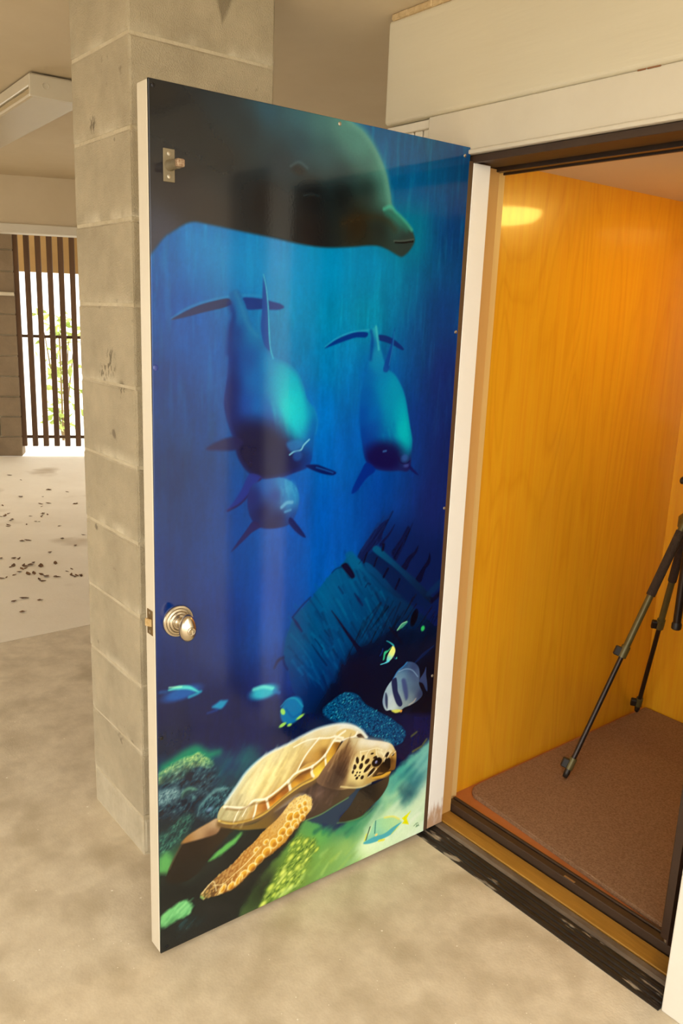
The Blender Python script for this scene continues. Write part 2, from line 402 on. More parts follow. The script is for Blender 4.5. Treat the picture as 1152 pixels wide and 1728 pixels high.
def paint_mural():
    # water
    base = list(zip([(743,-9),(826,22),(659,133),(804,214),(508,330),(548,409),(448,506),(703,447),(816,566),(856,755),(803,896),(530,733),(465,889),(398,999),(97,296),(20,313),(57,448),(55,627),(53,880),(51,1081),(50,1178),(124,1344),(281,1054),(316,1150),(336,1262),(803,1148),(779,1406),(771,1587),(487,1382),(203,1320),(265,283),(405,298),(315,454),(345,403),(193,360),(18,414),(16,565),(14,748),(11,952),(168,895),(170,1105),(166,531),(419,642),(477,758),(616,311),(657,364),(688,265),(779,388),(612,830),(471,1026),(253,1350),(376,1417),(6,1281),(5,1382),(636,894),(444,426),(595,562),(294,912),(722,685)],
      [(0,78,122),(8,62,112),(0,84,142),(8,56,118),(0,122,168),(0,138,176),(0,116,182),(10,80,145),(14,52,125),(14,38,105),(14,38,108),(0,88,184),(0,82,184),(0,78,174),(0,96,176),(6,82,156),(0,74,160),(0,58,142),(0,52,142),(2,42,130),(2,32,108),(2,24,90),(0,66,165),(0,72,168),(2,56,130),(10,26,72),(10,18,44),(12,18,40),(6,22,62),(6,26,86),(0,112,182),(0,132,184),(0,120,180),(0,130,182),(0,96,172),(0,70,150),(0,50,130),(0,44,125),(0,42,130),(0,62,156),(2,46,138),(0,78,166),(0,102,188),(0,92,188),(0,128,172),(2,112,164),(0,98,150),(10,70,140),(0,62,158),(0,80,178),(6,28,84),(6,24,64),(4,22,82),(8,34,70),(6,58,146),(0,130,178),(2,84,170),(0,76,172),(8,56,140)]))
    CAN[:] = idw(base, UU, VV, 3.4)
    rt = np.clip((UU-640)/150, 0, 1)*np.clip((VV-250)/250, 0, 1); CAN[:] = CAN*(1-.55*rt[..., None])+.55*rt[..., None]*rgb((26,32,100))
    lf = np.clip((330-UU)/260, 0, 1)*np.clip((VV-430)/300, 0, 1); CAN[:] = CAN*(1-np.array([0, .12, .22])*lf[..., None])
    n = vnoise(.03, .006, 1, 4)+.5*vnoise(.12, .02, 2, 2)
    CAN[:] = CAN*(1+.20*n[..., None])
    n2 = np.clip(vnoise(.10, .012, 3, 2)-.05, 0, 1)*np.clip(1-VV/950, 0, 1)
    CAN[:] = CAN+n2[..., None]*rgb((10,70,60))
    CAN[:] = CAN*(1+.10*vnoise(.16, .10, 77, 3)[..., None])
    # glow under the great dolphin
    fill([(87,254),(280,254),(557,258),(633,280),(473,371),(268,392),(121,350)], (0,140,205), 130, .55)
    fill([(579,169),(702,156),(727,216),(692,276),(633,280),(555,231)], (0,120,150), 90, .7)
    # great dolphin
    big = [(-29,309),(35,275),(84,247),(128,247),(206,254),(280,260),(351,267),(417,269),(485,263),(556,254),(594,258),(633,271),(649,272),(668,259),(682,241),(684,227),(672,207),(646,189),(621,175),(607,161),(600,133),(583,89),(553,48),(516,16),(473,-3),(445,-34),(372,-57),(154,-61),(-22,-26)]
    fill(big, list(zip([(1,21),(154,7),(260,8),(343,9),(390,14),(456,12),(508,43),(564,85),(595,140),(344,59),(417,79),(460,105),(300,107),(155,115),(55,184),(121,222),(264,189),(380,164),(462,149),(531,128),(382,233),(509,209),(581,209),(654,233),(626,184),(22,276),(528,84),(483,46),(210,51),(88,70)],
      [(26,27,30),(22,36,46),(24,74,96),(40,94,110),(56,112,116),(76,138,130),(82,148,138),(82,152,138),(76,142,128),(26,60,76),(36,74,84),(24,50,58),(26,40,50),(30,30,32),(38,32,34),(44,38,36),(26,22,22),(12,10,12),(14,10,10),(22,26,26),(26,22,22),(40,26,12),(30,26,24),(44,50,48),(56,126,112),(56,56,70),(56,104,100),(70,128,122),(22,36,44),(26,28,32)])), 9, 1, pw=3.2)
    stroke([(474,0),(516,17),(551,50),(579,90),(595,134),(602,161)], 16, (104,170,152), 20, .55)
    stroke([(584,171),(604,164),(622,175),(648,190),(673,209)], 8, (70,176,150), 10, .85)
    stroke([(593,179),(627,188),(657,207)], 14, (40,120,104), 18, .6)
    stroke([(619,239),(650,236),(680,230)], 3, (92,100,92), 3, .7)
    stroke([(623,242),(650,240),(679,235)], 4, (20,16,14), 3, .8)
    stroke([(465,213),(535,193),(590,194),(619,212)], 14, (54,40,22), 26, .5)  # warm reflection of the cab light painted into the print
    oval([(342,117)], 18, 10, (30,27,27), 10, 14, .7)
    stroke([(321,112),(342,101),(364,110)], 4, (70,96,104), 8, .6)
    stroke([(356,167),(380,161),(396,164)], 5, (36,50,54), 6, .6)
    # middle dolphin
    stroke([(44,434),(77,413),(119,398),(170,386),(215,381),(257,381)], 5, (40,130,190), 6, .6)
    fill([(42,436),(68,421),(102,406),(136,396),(171,389),(184,397),(162,408),(119,418),(81,428)], (32,40,84), 4, .95)
    fill([(208,386),(252,386),(280,391),(302,395),(312,402),(295,408),(257,408),(220,410),(213,400)], (14,44,120), 5, .95)
    mid = [(175,379),(180,401),(183,420),(175,450),(174,500),(170,554),(163,601),(168,633),(177,661),(189,690),(196,720),(210,745),(230,766),(259,779),(289,782),(319,781),(355,773),(386,765),(399,747),(401,721),(405,691),(410,660),(403,630),(381,604),(369,574),(353,545),(327,524),(283,504),(258,476),(234,449),(218,411),(206,385),(195,370)]
    fill(mid, list(zip([(188,382),(207,419),(235,457),(189,458),(180,515),(176,574),(172,625),(217,516),(246,555),(283,524),(313,540),(344,565),(335,615),(361,641),(294,581),(247,616),(286,638),(218,615),(200,659),(238,677),(296,672),(337,678),(377,633),(399,669),(389,694),(220,717),(248,715),(288,713),(328,733),(269,758),(350,761),(380,746),(364,710)],
      [(10,92,160),(14,104,166),(10,108,170),(8,52,128),(4,46,128),(6,36,112),(6,30,104),(10,72,150),(4,92,172),(0,116,186),(0,136,186),(0,150,188),(0,206,206),(0,176,196),(0,120,184),(0,92,176),(0,92,180),(10,62,150),(12,30,100),(14,36,112),(4,74,162),(20,120,190),(0,116,180),(0,96,176),(0,82,166),(16,20,76),(18,20,72),(18,22,84),(12,34,104),(20,20,74),(18,28,92),(2,54,140),(30,100,176)])), 7, 1, pw=3.4)
    dabs([(286,638),(366,624),(378,668),(358,688),(307,681)], 30, 40, 7, [(20,160,200),(0,104,186),(40,190,206)], 82, 6, 12, .35, 3)
    was = CAN.copy()
    oval([(335,613)], 30, 62, (0,214,214), -14, 60, .8); oval([(354,643)], 26, 50, (10,190,206), -10, 44, .6); oval([(313,556)], 40, 60, (0,160,196), -10, 60, .45)
    oval([(239,723)], 100, 76, (12,10,48), 0, 60, .85); oval([(318,741)], 60, 44, (12,18,70), 0, 50, .7); oval([(177,606)], 22, 90, (6,24,90), 0, 40, .7)
    clip_to(mid, was, 12)
    stroke([(177,401),(185,423),(178,454),(175,500)], 14, (6,40,116), 16, .7)
    stroke([(190,376),(206,408),(221,442),(244,464)], 8, (40,124,176), 14, .5)
    fill([(258,334),(264,348),(270,378),(274,417),(273,456),(279,494),(263,484),(253,449),(255,410),(256,367)], (16,66,148), 5, .95)
    stroke([(258,336),(266,367),(271,405),(274,448),(278,488),(286,512)], 5, (70,190,214), 4, .9, (.6,.5))
    fill([(121,703),(145,689),(186,680),(212,692),(194,709),(154,708)], (22,22,74), 9, .9)
    fill([(230,766),(211,796),(188,827),(169,844),(184,841),(214,825),(242,794),(262,777)], (26,40,128), 6, .9)
    stroke([(259,779),(235,806),(207,831),(175,844)], 5, (34,18,70), 5, .8)
    fill([(382,759),(413,759),(446,771),(472,782),(464,789),(436,784),(403,772)], (8,20,84), 5, .95)
    stroke([(413,766),(438,774),(463,783)], 3, (20,90,170), 4, .8)
    fill([(327,703),(353,696),(373,702),(370,714),(354,722),(338,722)], (36,116,188), 12, .75)
    stroke([(336,730),(348,724),(367,721),(375,710),(390,698)], 4, (120,196,222), 3, .9)
    oval([(358,734)], 13, 12, (20,80,160), 0, 10, .7)
    stroke([(328,526),(354,549),(370,582)], 4, (30,130,190), 6, .6)
    stroke([(400,621),(412,656),(408,686)], 4, (30,130,190), 6, .5)
    # small dolphin behind it
    fill([(226,814),(240,790),(279,782),(319,783),(351,800),(365,828),(363,859),(351,885),(333,898),(292,900),(256,892),(236,871),(226,844)], list(zip([(240,820),(279,798),(320,793),(341,808),(359,828),(300,822),(336,847),(266,857),(311,876),(291,891),(353,872)], [(22,30,100),(10,84,172),(30,130,196),(60,160,208),(20,120,190),(18,50,130),(60,140,200),(16,18,72),(14,16,74),(14,16,70),(20,60,140)])), 6, 1)
    dabs([(284,786),(356,796),(357,832),(310,823)], 16, 26, 5, [(70,170,210),(20,110,186)], 80, 8, 8, .4, 4)
    stroke([(317,852),(331,843),(346,843)], 8, (110,180,214), 6, .7)
    stroke([(327,864),(342,861)], 6, (80,150,200), 5, .7)
    fill([(241,876),(222,895),(198,922),(184,940),(208,924),(238,902),(261,891)], (34,26,82), 5, .9)
    fill([(343,879),(364,900),(387,930),(382,933),(360,917),(338,892)], (10,22,84), 5, .95)
    # right dolphin
    stroke([(428,486),(461,467),(502,453),(554,446)], 5, (40,160,196), 6, .7)
    fill([(426,489),(453,472),(486,459),(520,451),(551,452),(546,463),(516,464),(478,474),(445,484)], (2,42,128), 5, .95)
    fill([(580,457),(609,458),(638,468),(667,487),(663,492),(634,481),(606,473),(582,468)], (16,40,112), 5, .95)
    rd = [(570,440),(560,450),(561,481),(559,521),(548,559),(539,596),(537,645),(541,680),(547,709),(556,745),(569,769),(598,786),(641,794),(680,796),(701,800),(713,790),(715,756),(715,719),(704,681),(694,644),(681,604),(664,575),(643,551),(617,535),(599,501),(587,467),(580,440)]
    fill(rd,
      list(zip([(577,450),(565,481),(583,494),(582,528),(560,549),(554,597),(548,645),(549,695),(608,577),(645,578),(629,620),(669,636),(682,687),(699,718),(633,670),(584,647),(582,682),(625,699),(655,719),(576,725),(610,752),(658,763),(676,742),(641,788),(704,782),(573,761)],
      [(30,160,188),(0,80,160),(20,142,184),(10,130,184),(0,92,172),(0,84,170),(0,70,166),(0,56,150),(0,124,184),(0,140,184),(0,126,180),(0,146,182),(0,172,186),(0,150,178),(0,118,176),(0,96,180),(4,70,164),(0,96,170),(6,96,168),(8,44,136),(22,18,86),(26,18,82),(20,60,130),(20,24,92),(30,20,80),(14,28,110)])), 8, 1, pw=3.4)
    dabs([(595,669),(702,688),(700,733),(617,713)], 24, 34, 8, [(0,130,180),(0,160,186),(4,80,160)], 70, 8, 12, .3, 5)
    was = CAN.copy()
    oval([(682,687)], 24, 60, (0,186,196), -8, 46, .8); oval([(648,621)], 36, 60, (0,150,188), -14, 56, .5); oval([(620,757)], 66, 40, (18,10,66), 0, 36, .85)
    clip_to(rd, was, 12)
    stroke([(562,449),(567,470),(564,514)], 8, (4,60,140), 10, .7)
    stroke([(576,437),(581,460),(588,491)], 5, (70,190,200), 7, .7)
    fill([(635,442),(634,473),(628,515),(620,544),(605,540),(615,508),(628,473)], (14,62,148), 6, .85)
    stroke([(635,449),(632,487),(624,528)], 3, (30,130,186), 4, .6)
    fill([(566,766),(547,791),(528,822),(523,840),(540,835),(567,807),(596,787)], (2,36,132), 6, .95)
    fill([(704,778),(725,795),(745,813),(731,808),(710,793)], (20,20,84), 5, .9)
    oval([(692,764)], 11, 9, (48,84,160), 0, 10, .75)
    oval([(699,784)], 9, 5, (56,70,146), 0, 6, .85)
    stroke([(669,760),(679,775),(699,779),(711,773)], 3, (20,14,66), 4, .8)
    stroke([(619,742),(628,741)], 5, (50,100,170), 4, .8)
    # wreck
    fill([(584,1018),(653,923),(816,985),(879,1046),(906,1328),(769,1242),(665,1106)], (10,26,80), 120, .8)
    hull = [(356,1132),(409,1090),(461,1042),(506,1015),(526,994),(566,1025),(611,1057),(693,1127),(764,1188),(848,1259),(872,1528),(389,1392),(349,1276),(334,1224),(336,1181)]
    fill(hull, list(zip([(504,1088),(392,1140),(367,1217),(538,1169),(630,1162),(730,1181),(738,1290),(483,1284),(427,1346),(576,1306),(579,1360),(353,1302),(536,1030),(458,1089),(422,1200),(498,1216),(674,1233),(827,1266),(836,1368),(471,1399),(598,1248),(385,1285),(782,1412),(710,1371)],
      [(0,74,130),(0,70,128),(0,76,130),(0,64,118),(0,50,98),(8,40,82),(8,22,56),(0,56,112),(2,36,88),(6,16,48),(6,12,36),(2,54,116),(2,82,132),(0,88,142),(0,74,124),(0,70,122),(6,36,76),(10,24,58),(8,14,36),(6,16,44),(2,60,104),(0,60,116),(6,14,38),(6,12,34)])), 7, 1, smooth=False, jit=5)
    dabs([(359,1138),(524,1013),(695,1153),(675,1255),(550,1279),(469,1357),(386,1310)], 170, 60, 5, [(0,58,104),(0,94,146),(0,72,128),(6,40,90),(0,82,130)], 58, 6, 7, .35, 6)
    dabs([(550,1279),(675,1255),(842,1269),(864,1520),(471,1410)], 60, 60, 8, [(10,40,80),(4,8,26),(8,22,52)], 128, 6, 12, .35, 7)
    dabs([(364,1149),(456,1055),(524,1018),(667,1138),(634,1214),(549,1263),(480,1334),(398,1313),(345,1226)], 60, 40, 7, [(4,40,88),(10,26,66),(0,96,146),(0,104,150)], 58, 6, 9, .55, 41)
    fill([(499,1022),(515,1017),(533,1036),(545,1057),(534,1062),(520,1047),(506,1032)], (16,8,38), 6, .95)
    fill([(511,997),(530,989),(551,1009),(568,1033),(550,1041),(532,1030)], (2,88,136), 9, .8)
    stroke([(475,1137),(500,1170),(521,1199),(550,1237),(576,1271)], [2,5,8,10,15], (18,10,40), 5, .9)
    stroke([(494,1077),(509,1097)], 4, (10,36,84), 5, .8)
    stroke([(425,1201),(450,1234)], [2,6,3], (4,28,70), 5, .85)
    stroke([(416,1214),(438,1245),(465,1282)], [2,5,4], (4,34,78), 5, .85)
    stroke([(355,1130),(369,1149),(385,1173)], [2,7,4], (34,22,74), 6, .85)
    stroke([(356,1130),(383,1106),(407,1089)], 5, (18,30,84), 5, .8)
    stroke([(404,1092),(424,1119),(447,1156)], [5,4,2], (4,48,100), 6, .8)
    stroke([(418,1083),(446,1121)], [5,3], (4,54,106), 6, .7)
    stroke([(546,1104),(561,1123),(574,1141)], [3,8,4], (16,20,66), 8, .8)
    stroke([(455,1185),(470,1204)], 4, (6,34,76), 6, .7)
    stroke([(581,1093),(589,1084),(598,1088)], 3, (16,20,60), 5, .8)
    stroke([(471,1036),(483,1028),(502,1026)], 3, (6,30,84), 5, .8)
    fill([(580,1255),(549,1274),(540,1261),(526,1294),(513,1281),(498,1334),(480,1340),(458,1375),(442,1412),(888,1538),(862,1256),(770,1254),(686,1225),(636,1246)], list(zip([(551,1300),(518,1370),(641,1322),(773,1298),(826,1423),(471,1404)], [(14,12,40),(8,12,40),(8,16,46),(8,22,52),(8,12,32),(6,18,50)])), 26, .85, smooth=False, jit=5)
    stroke([(306,1250),(317,1234),(331,1229)], [3,8,6], (16,18,62), 10, .85)
    stroke([(331,1231),(336,1249),(345,1264)], 5, (8,28,84), 7, .8)
    stroke([(328,1222),(332,1184),(341,1159)], 5, (2,60,124), 6, .6)
    T = [[(551,1002),(569,978),(594,952),(623,929),(649,920),(639,938),(631,957),(626,974),(605,988),(582,1004),(572,1022),(558,1015)],
         [(717,948),(702,966),(690,982),(675,998),(665,1014),(681,1037),(694,1021),(708,995),(722,972),(726,958)],
         [(760,1006),(746,1021),(726,1031),(711,1047),(701,1060),(719,1071),(734,1048),(756,1025)],
         [(802,1033),(796,1052),(780,1070),(765,1089),(754,1106),(777,1113),(791,1080),(808,1059)]]
    for k, p in enumerate(T): fill(p, [(14,22,70),(12,16,56),(12,14,50),(10,10,42)][k], 6, .92, jit=2)
    stroke([(670,938),(656,958),(638,974),(627,985)], [3,7,10], (14,16,58), 5, .9)
    dabs(T[0], 16, 60, 4, [(10,10,40),(20,40,100)], 128, 5, 5, .6, 8)
    dabs(T[1], 8, 50, 4, [(8,6,34),(16,30,84)], 122, 5, 5, .6, 9)
    fill([(567,1022),(603,998),(635,1012),(806,1165),(794,1190),(709,1147),(634,1093)], (8,26,70), 16, .85)
    fill([(577,1026),(599,1037),(639,1073),(680,1116),(708,1139),(695,1142),(651,1108),(610,1068),(581,1044)], list(zip([(580,1031),(639,1078),(702,1138)], [(4,72,124),(6,54,104),(10,34,74)])), 6, .9)
    fill([(600,997),(614,987),(654,1018),(702,1058),(752,1097),(796,1137),(827,1169),(814,1178),(776,1144),(732,1104),(683,1060),(636,1025)], list(zip([(608,993),(661,1031),(713,1075),(767,1121),(816,1170)], [(4,84,126),(6,66,112),(8,48,92),(10,34,72),(10,22,52)])), 6, .95)
    for p, wd in zip(([(615,1020),(607,1040)], [(655,1056),(642,1075)], [(698,1092),(686,1115)], [(636,987),(634,1000)], [(581,1002),(572,1025)]), (5, 8, 7, 9, 5)):
        stroke(p, wd, (10,8,38), 7, .9)
    fill([(801,1148),(854,1114),(860,1132),(817,1158)], (10,44,88), 10, .7)
    stroke([(824,1176),(861,1154)], 14, (18,8,26), 12, .7)
    oval([(761,1212)], 12, 24, (12,6,18), 18, 6, .95)
    stroke([(671,1222),(696,1248),(720,1278)], [3,7,5], (26,8,24), 9, .8)
    dabs([(519,1258),(607,1164),(737,1163),(856,1213),(856,1335)], 60, 70, 6, [(14,30,62),(6,10,28),(20,12,30)], 125, 6, 5, .5, 10)
    # small fish by the wreck
    stroke([(735,1220),(718,1227),(702,1236)], [5,12,3], (70,160,130), 5, .9)
    stroke([(733,1218),(715,1222),(701,1236)], 3, (160,226,176), 3, .85)
    oval([(796,1251)], 7, 8, (56,196,104), 0, 5, .95)
    fill([(688,1278),(697,1290),(697,1301),(691,1311),(682,1319),(670,1321),(668,1314),(671,1302),(678,1290)], list(zip([(691,1286),(686,1299),(676,1314),(670,1320)], [(236,236,120),(226,232,130),(140,214,190),(96,196,204)])), 3)
    fill([(682,1280),(672,1287),(659,1289),(656,1301),(655,1313),(660,1311),(663,1298),(670,1293),(680,1285)], (56,178,128), 3)
    stroke([(684,1281),(674,1294),(667,1305),(664,1316)], [1.5,3.6,3.6,2], (10,18,34), 2, .95)
    stroke([(664,1259),(676,1266),(687,1275),(692,1281)], [1.5,2.5,3.5,3], (60,176,190), 2)
    stroke([(647,1323),(661,1323),(676,1320)], [1.5,3,6], (96,204,222), 2)
    stroke([(692,1311),(699,1319),(703,1318)], 2, (30,80,130), 2, .8)
    oval([(704,1318)], 2.2, 3, (70,180,170), 0, 2)
    stroke([(652,1279),(650,1289),(644,1297)], 3, (20,66,140), 4, .8)
    # striped batfish
    stroke([(777,1347),(801,1333),(825,1322),(842,1314)], [8,14,10,5], (14,40,84), 10, .8)
    fill([(819,1371),(812,1386),(798,1402),(793,1410),(810,1420),(823,1442),(830,1449),(827,1423),(821,1396)], (62,76,112), 4, .95)
    fill([(743,1339),(732,1348),(712,1358),(696,1377),(681,1389),(668,1407),(662,1428),(664,1446),(676,1466),(694,1470),(713,1483),(734,1480),(746,1476),(766,1475),(791,1470),(809,1460),(811,1448),(801,1430),(795,1415),(796,1395),(792,1371),(782,1356),(764,1344)],
      list(zip([(688,1437),(685,1397),(717,1395),(759,1406),(770,1362),(781,1428),(749,1466),(802,1450),(734,1350),(726,1373),(668,1434),(764,1449),(776,1394),(700,1461)], [(190,200,204),(160,180,190),(112,142,160),(92,116,138),(56,70,106),(78,96,120),(136,150,152),(56,64,94),(46,78,118),(104,134,158),(120,140,166),(112,128,138),(74,88,120),(190,204,200)])), 3)
    stroke([(715,1361),(741,1359),(766,1369),(789,1394)], 2.5, (136,164,192), 3, .8)
    stroke([(744,1340),(732,1348),(712,1358),(696,1377)], 4, (60,140,200), 4, .7)
    fill([(691,1382),(706,1376),(712,1394),(716,1419),(727,1440),(736,1463),(727,1469),(714,1457),(702,1432),(694,1406)], (36,42,80), 3.5, .95)
    fill([(671,1411),(679,1426),(681,1451),(680,1463),(673,1449),(670,1425)], (48,54,84), 4, .9)
    fill([(728,1388),(741,1390),(752,1421),(756,1447),(748,1455),(740,1434),(733,1412)], (66,76,120), 9, .85)
    stroke([(762,1473),(778,1468),(786,1461)], 4, (200,180,160), 6, .6)
    fill([(696,1472),(713,1484),(734,1484),(723,1476)], (206,204,90), 4, .95)
    oval([(733,1484)], 4, 4, (226,150,70), 0, 3)
    stroke([(733,1509),(749,1497),(767,1487)], 8, (14,36,72), 12, .7)
    # fish on the far side of the reef
    oval([(60,1252)], 46, 15, (14,92,164), -3, 14, .85)
    stroke([(28,1236),(51,1236),(78,1243),(101,1259)], [4,10,9,4], (80,206,196), 7, .9)
    stroke([(29,1230),(59,1236)], 4, (160,226,180), 4, .7)
    stroke([(78,1266),(97,1263),(107,1260)], 7, (30,150,180), 7, .8)
    stroke([(8,1236),(21,1238)], 8, (10,80,140), 8, .7)
    stroke([(139,1307),(159,1307),(175,1302)], [6,22,5], (6,140,180), 10, .9)
    stroke([(125,1319),(149,1318)], 5, (8,70,140), 8, .7)
    oval([(278,1306)], 38, 18, (44,164,186), 2, 16, .95)
    stroke([(249,1292),(275,1292),(302,1303)], 9, (120,220,204), 9, .7)
    stroke([(307,1311),(322,1320)], 9, (20,110,170), 9, .7)
    oval([(361,1378)], 34, 37, (6,112,160), 10, 9, .95)
    stroke([(328,1358),(348,1344),(372,1349),(394,1376)], 4, (40,150,178), 6, .7)
    stroke([(344,1370),(364,1397),(387,1393)], 5, (2,86,140), 8, .7)
    ovals([(334,1374),(387,1403),(334,1410),(355,1416)], [(6,10,-30),(13,4,-20),(11,5,-15),(7,4,0)], (158,206,92), 4, .9)
    # reef floor and rocks
    low = [(-7,1422),(94,1380),(156,1399),(204,1390),(254,1400),(273,1515),(173,1675),(403,2293),(-35,2045),(-19,1568)]
    fill([(-12,1439),(40,1406),(89,1404),(153,1419),(200,1450),(249,1442),(276,1522),(285,2010),(-19,1908)], list(zip([(8,1428),(62,1404),(107,1407),(153,1435),(189,1474),(225,1465),(158,1497),(84,1485),(17,1525),(66,1538),(130,1501),(177,1517),(16,1577),(106,1600),(130,1566),(27,1620),(11,1674),(201,1545),(4,1703),(106,1699),(178,1730),(228,1676),(179,1804),(59,1800),(14,1803),(205,1892)],
      [(14,50,80),(10,70,90),(6,66,96),(8,66,96),(8,46,96),(8,90,100),(12,56,78),(22,44,66),(16,28,46),(18,26,46),(20,40,60),(22,56,70),(16,34,44),(26,36,48),(28,52,66),(34,70,60),(84,144,84),(30,70,76),(34,54,44),(26,30,28),(26,36,36),(34,54,44),(20,28,34),(18,26,30),(22,32,30),(20,30,34)])), 40, 1, jit=8)
    crest = [(-3,1438),(23,1422),(62,1413),(89,1415),(107,1417),(130,1438),(142,1455),(130,1462),(107,1450),(80,1450),(62,1460),(40,1466),(18,1462),(-4,1460)]
    stroke([(14,1422),(40,1418),(62,1411),(89,1406),(107,1413),(125,1426),(153,1428)], [20,30,34,36,24,20,14], (10,140,100), 26, .75)
    fill(crest, list(zip([(1,1448),(29,1433),(62,1428),(98,1424),(111,1442),(130,1451),(51,1456),(18,1458)], [(84,140,120),(104,156,116),(140,176,112),(176,190,112),(186,192,120),(120,156,96),(130,166,124),(96,140,124)])), 10, .95, jit=7)
    rocky(crest, (56,104,92), (124,164,112), (216,220,150), 14, .06, .05, -35, 64, .85)
    dabs(crest, 26, 14, 6, [(206,212,140),(150,186,130)], -35, 22, 5, .5, 11)
    rocky([(-10,1470),(31,1434),(98,1440),(148,1473),(144,1506),(116,1528),(84,1549),(39,1556),(-9,1538)], (18,30,48), (44,72,84), (112,150,150), 40, .035, .030, -35, 60, .75)
    fill([(-6,1487),(18,1481),(46,1479),(51,1492),(47,1513),(22,1515),(-4,1510)], list(zip([(0,1490),(22,1491),(44,1489),(17,1509)], [(116,144,148),(126,150,154),(92,124,124),(60,88,98)])), 22, .7, jit=8)
    rocky([(-6,1485),(18,1481),(46,1479),(51,1492),(47,1513),(22,1515),(-4,1510)], (44,70,84), (100,130,134), (168,188,186), 16, .06, .05, -30, 61, .75)
    stroke([(57,1514),(64,1500),(77,1497),(94,1505)], [3,9,10,6], (96,140,118), 10, .75)
    stroke([(60,1518),(68,1507),(84,1507)], [3,8,4], (40,70,70), 8, .7)
    rocky([(100,1576),(104,1550),(125,1534),(151,1520),(192,1532),(202,1559),(173,1582),(144,1595)], (22,44,60), (54,96,106), (120,160,156), 26, .05, .04, -50, 62, .85)
    stroke([(98,1576),(106,1553),(127,1536),(151,1526),(177,1532)], [3,5,8,12,6], (120,160,156), 10, .6)
    oval([(130,1571)], 8, 5, (116,144,166), -10, 8, .8); oval([(88,1524)], 4, 4, (80,120,120), 0, 5, .8)
    rocky([(-1,1599),(27,1581),(50,1564),(79,1561),(88,1583),(61,1615),(29,1639),(0,1650)], (24,50,54), (50,96,88), (112,160,124), 24, .05, .04, -45, 63, .9)
    dabs([(116,1428),(225,1435),(238,1491),(165,1508)], 30, 46, 9, [(10,96,104),(6,60,96),(16,110,108)], -58, 8, 16, .3, 14)
    fill([(0,1650),(22,1646),(33,1683),(21,1720),(1,1716)], (96,156,90), 24, .85, jit=5)
    # bottom: dark hollow, coral heads, sand
    fill([(-11,1705),(93,1757),(241,1669),(346,1641),(424,1740),(333,1827),(263,1955),(247,2092),(-27,2049)], (22,30,32), 22, .95)
    fill([(368,1753),(423,1704),(504,1771),(628,1763),(668,1702),(797,1633),(893,1644),(927,2018),(600,2038),(264,2065),(209,1930),(278,1821)],
      list(zip([(698,1830),(845,1833),(778,1790),(802,1727),(832,1682),(742,1675),(711,1706),(650,1738),(536,1724),(489,1745),(466,1772),(565,1793),(646,1861),(794,1767),(692,1740),(736,1751),(852,1773),(621,1792),(813,1864),(849,1883),(493,1849),(398,1845),(552,1837),(352,1851),(307,1858),(424,1803)],
      [(212,236,170),(226,244,222),(180,214,176),(40,98,116),(130,192,180),(70,170,152),(90,160,146),(26,76,92),(30,60,80),(34,124,92),(110,168,86),(50,124,96),(228,248,170),(30,88,108),(156,206,156),(188,222,172),(200,228,200),(90,152,112),(236,252,214),(228,244,220),(126,160,84),(120,140,60),(150,180,100),(110,140,56),(30,40,32),(110,150,70)])), 26, 1, jit=8)
    dabs([(697,1655),(853,1651),(861,1748),(784,1797),(712,1720)], 24, 50, 16, [(70,130,136),(130,184,172),(30,90,110),(90,170,150)], -40, 12, 22, .4, 15)
    dabs([(631,1782),(692,1735),(758,1740),(785,1806),(852,1783),(861,1883),(669,1884)], 34, 50, 16, [(220,240,200),(170,210,150),(196,226,176)], -35, 12, 22, .4, 16)
    dabs([(455,1737),(589,1766),(651,1757),(622,1801),(540,1796),(466,1776)], 30, 36, 11, [(40,130,96),(20,90,80),(60,140,96)], -25, 14, 14, .45, 17)
    fill([(740,1729),(762,1728),(792,1748),(812,1778),(784,1797),(762,1793)], (36,84,100), 34, .6, jit=6)
    head = [(279,1904),(310,1847),(356,1795),(375,1752),(403,1753),(446,1783),(456,1810),(434,1834),(414,1865),(409,1897),(332,1905)]
    rocky(head, (78,104,44), (130,154,66), (196,208,104), 24, .05, .05, -32, 65, .9, 8)
    scales(head, 46, 9, 17, (104,130,50), [(222,228,116),(196,210,94),(208,218,104)], 18, .85, .62, -32)
    dabs(head, 16, 26, 8, [(204,216,110),(220,228,126)], -32, 10, 8, .6, 19)
    dabs([(263,1955),(352,1871),(506,1808),(681,1917),(512,1960),(282,2000)], 44, 36, 12, [(166,190,90),(110,140,64),(140,176,90),(190,216,130)], -35, 14, 14, .45, 20)
    fill([(4,1808),(38,1795),(70,1794),(83,1830),(55,1835),(6,1843)], list(zip([(12,1819),(47,1807),(73,1820),(21,1845)], [(130,196,126),(116,184,118),(130,196,130),(70,120,80)])), 12, .95, jit=6)
    dabs([(6,1811),(70,1795),(82,1828),(8,1839)], 16, 30, 7, [(160,216,150),(80,140,90)], -35, 8, 9, .5, 21)
    dabs([(12,1855),(82,1847),(126,1868),(64,1880)], 16, 30, 8, [(40,80,84),(30,60,60)], -30, 12, 12, .45, 22)
    fill([(129,1709),(162,1689),(199,1675),(220,1669),(202,1690),(164,1708),(135,1712)], (104,172, 92), 12, .9, jit=3)
    # blue coral
    coral = [(458,1404),(487,1386),(529,1374),(569,1391),(592,1419),(621,1444),(664,1473),(708,1507),(750,1548),(750,1578),(726,1587),(702,1578),(669,1551),(626,1524),(584,1490),(553,1468),(514,1455),(480,1437)]
    fill([(407,1436),(475,1424),(548,1457),(626,1518),(680,1561),(607,1547),(534,1482),(453,1466)], (4,36,70), 20, .7)
    fill(coral, (0,68,108), 9, .95, jit=3)
    rocky(coral, (0,40,80), (0,84,124), (50,160,180), 8, .11, .09, 40, 70, .9, 3)
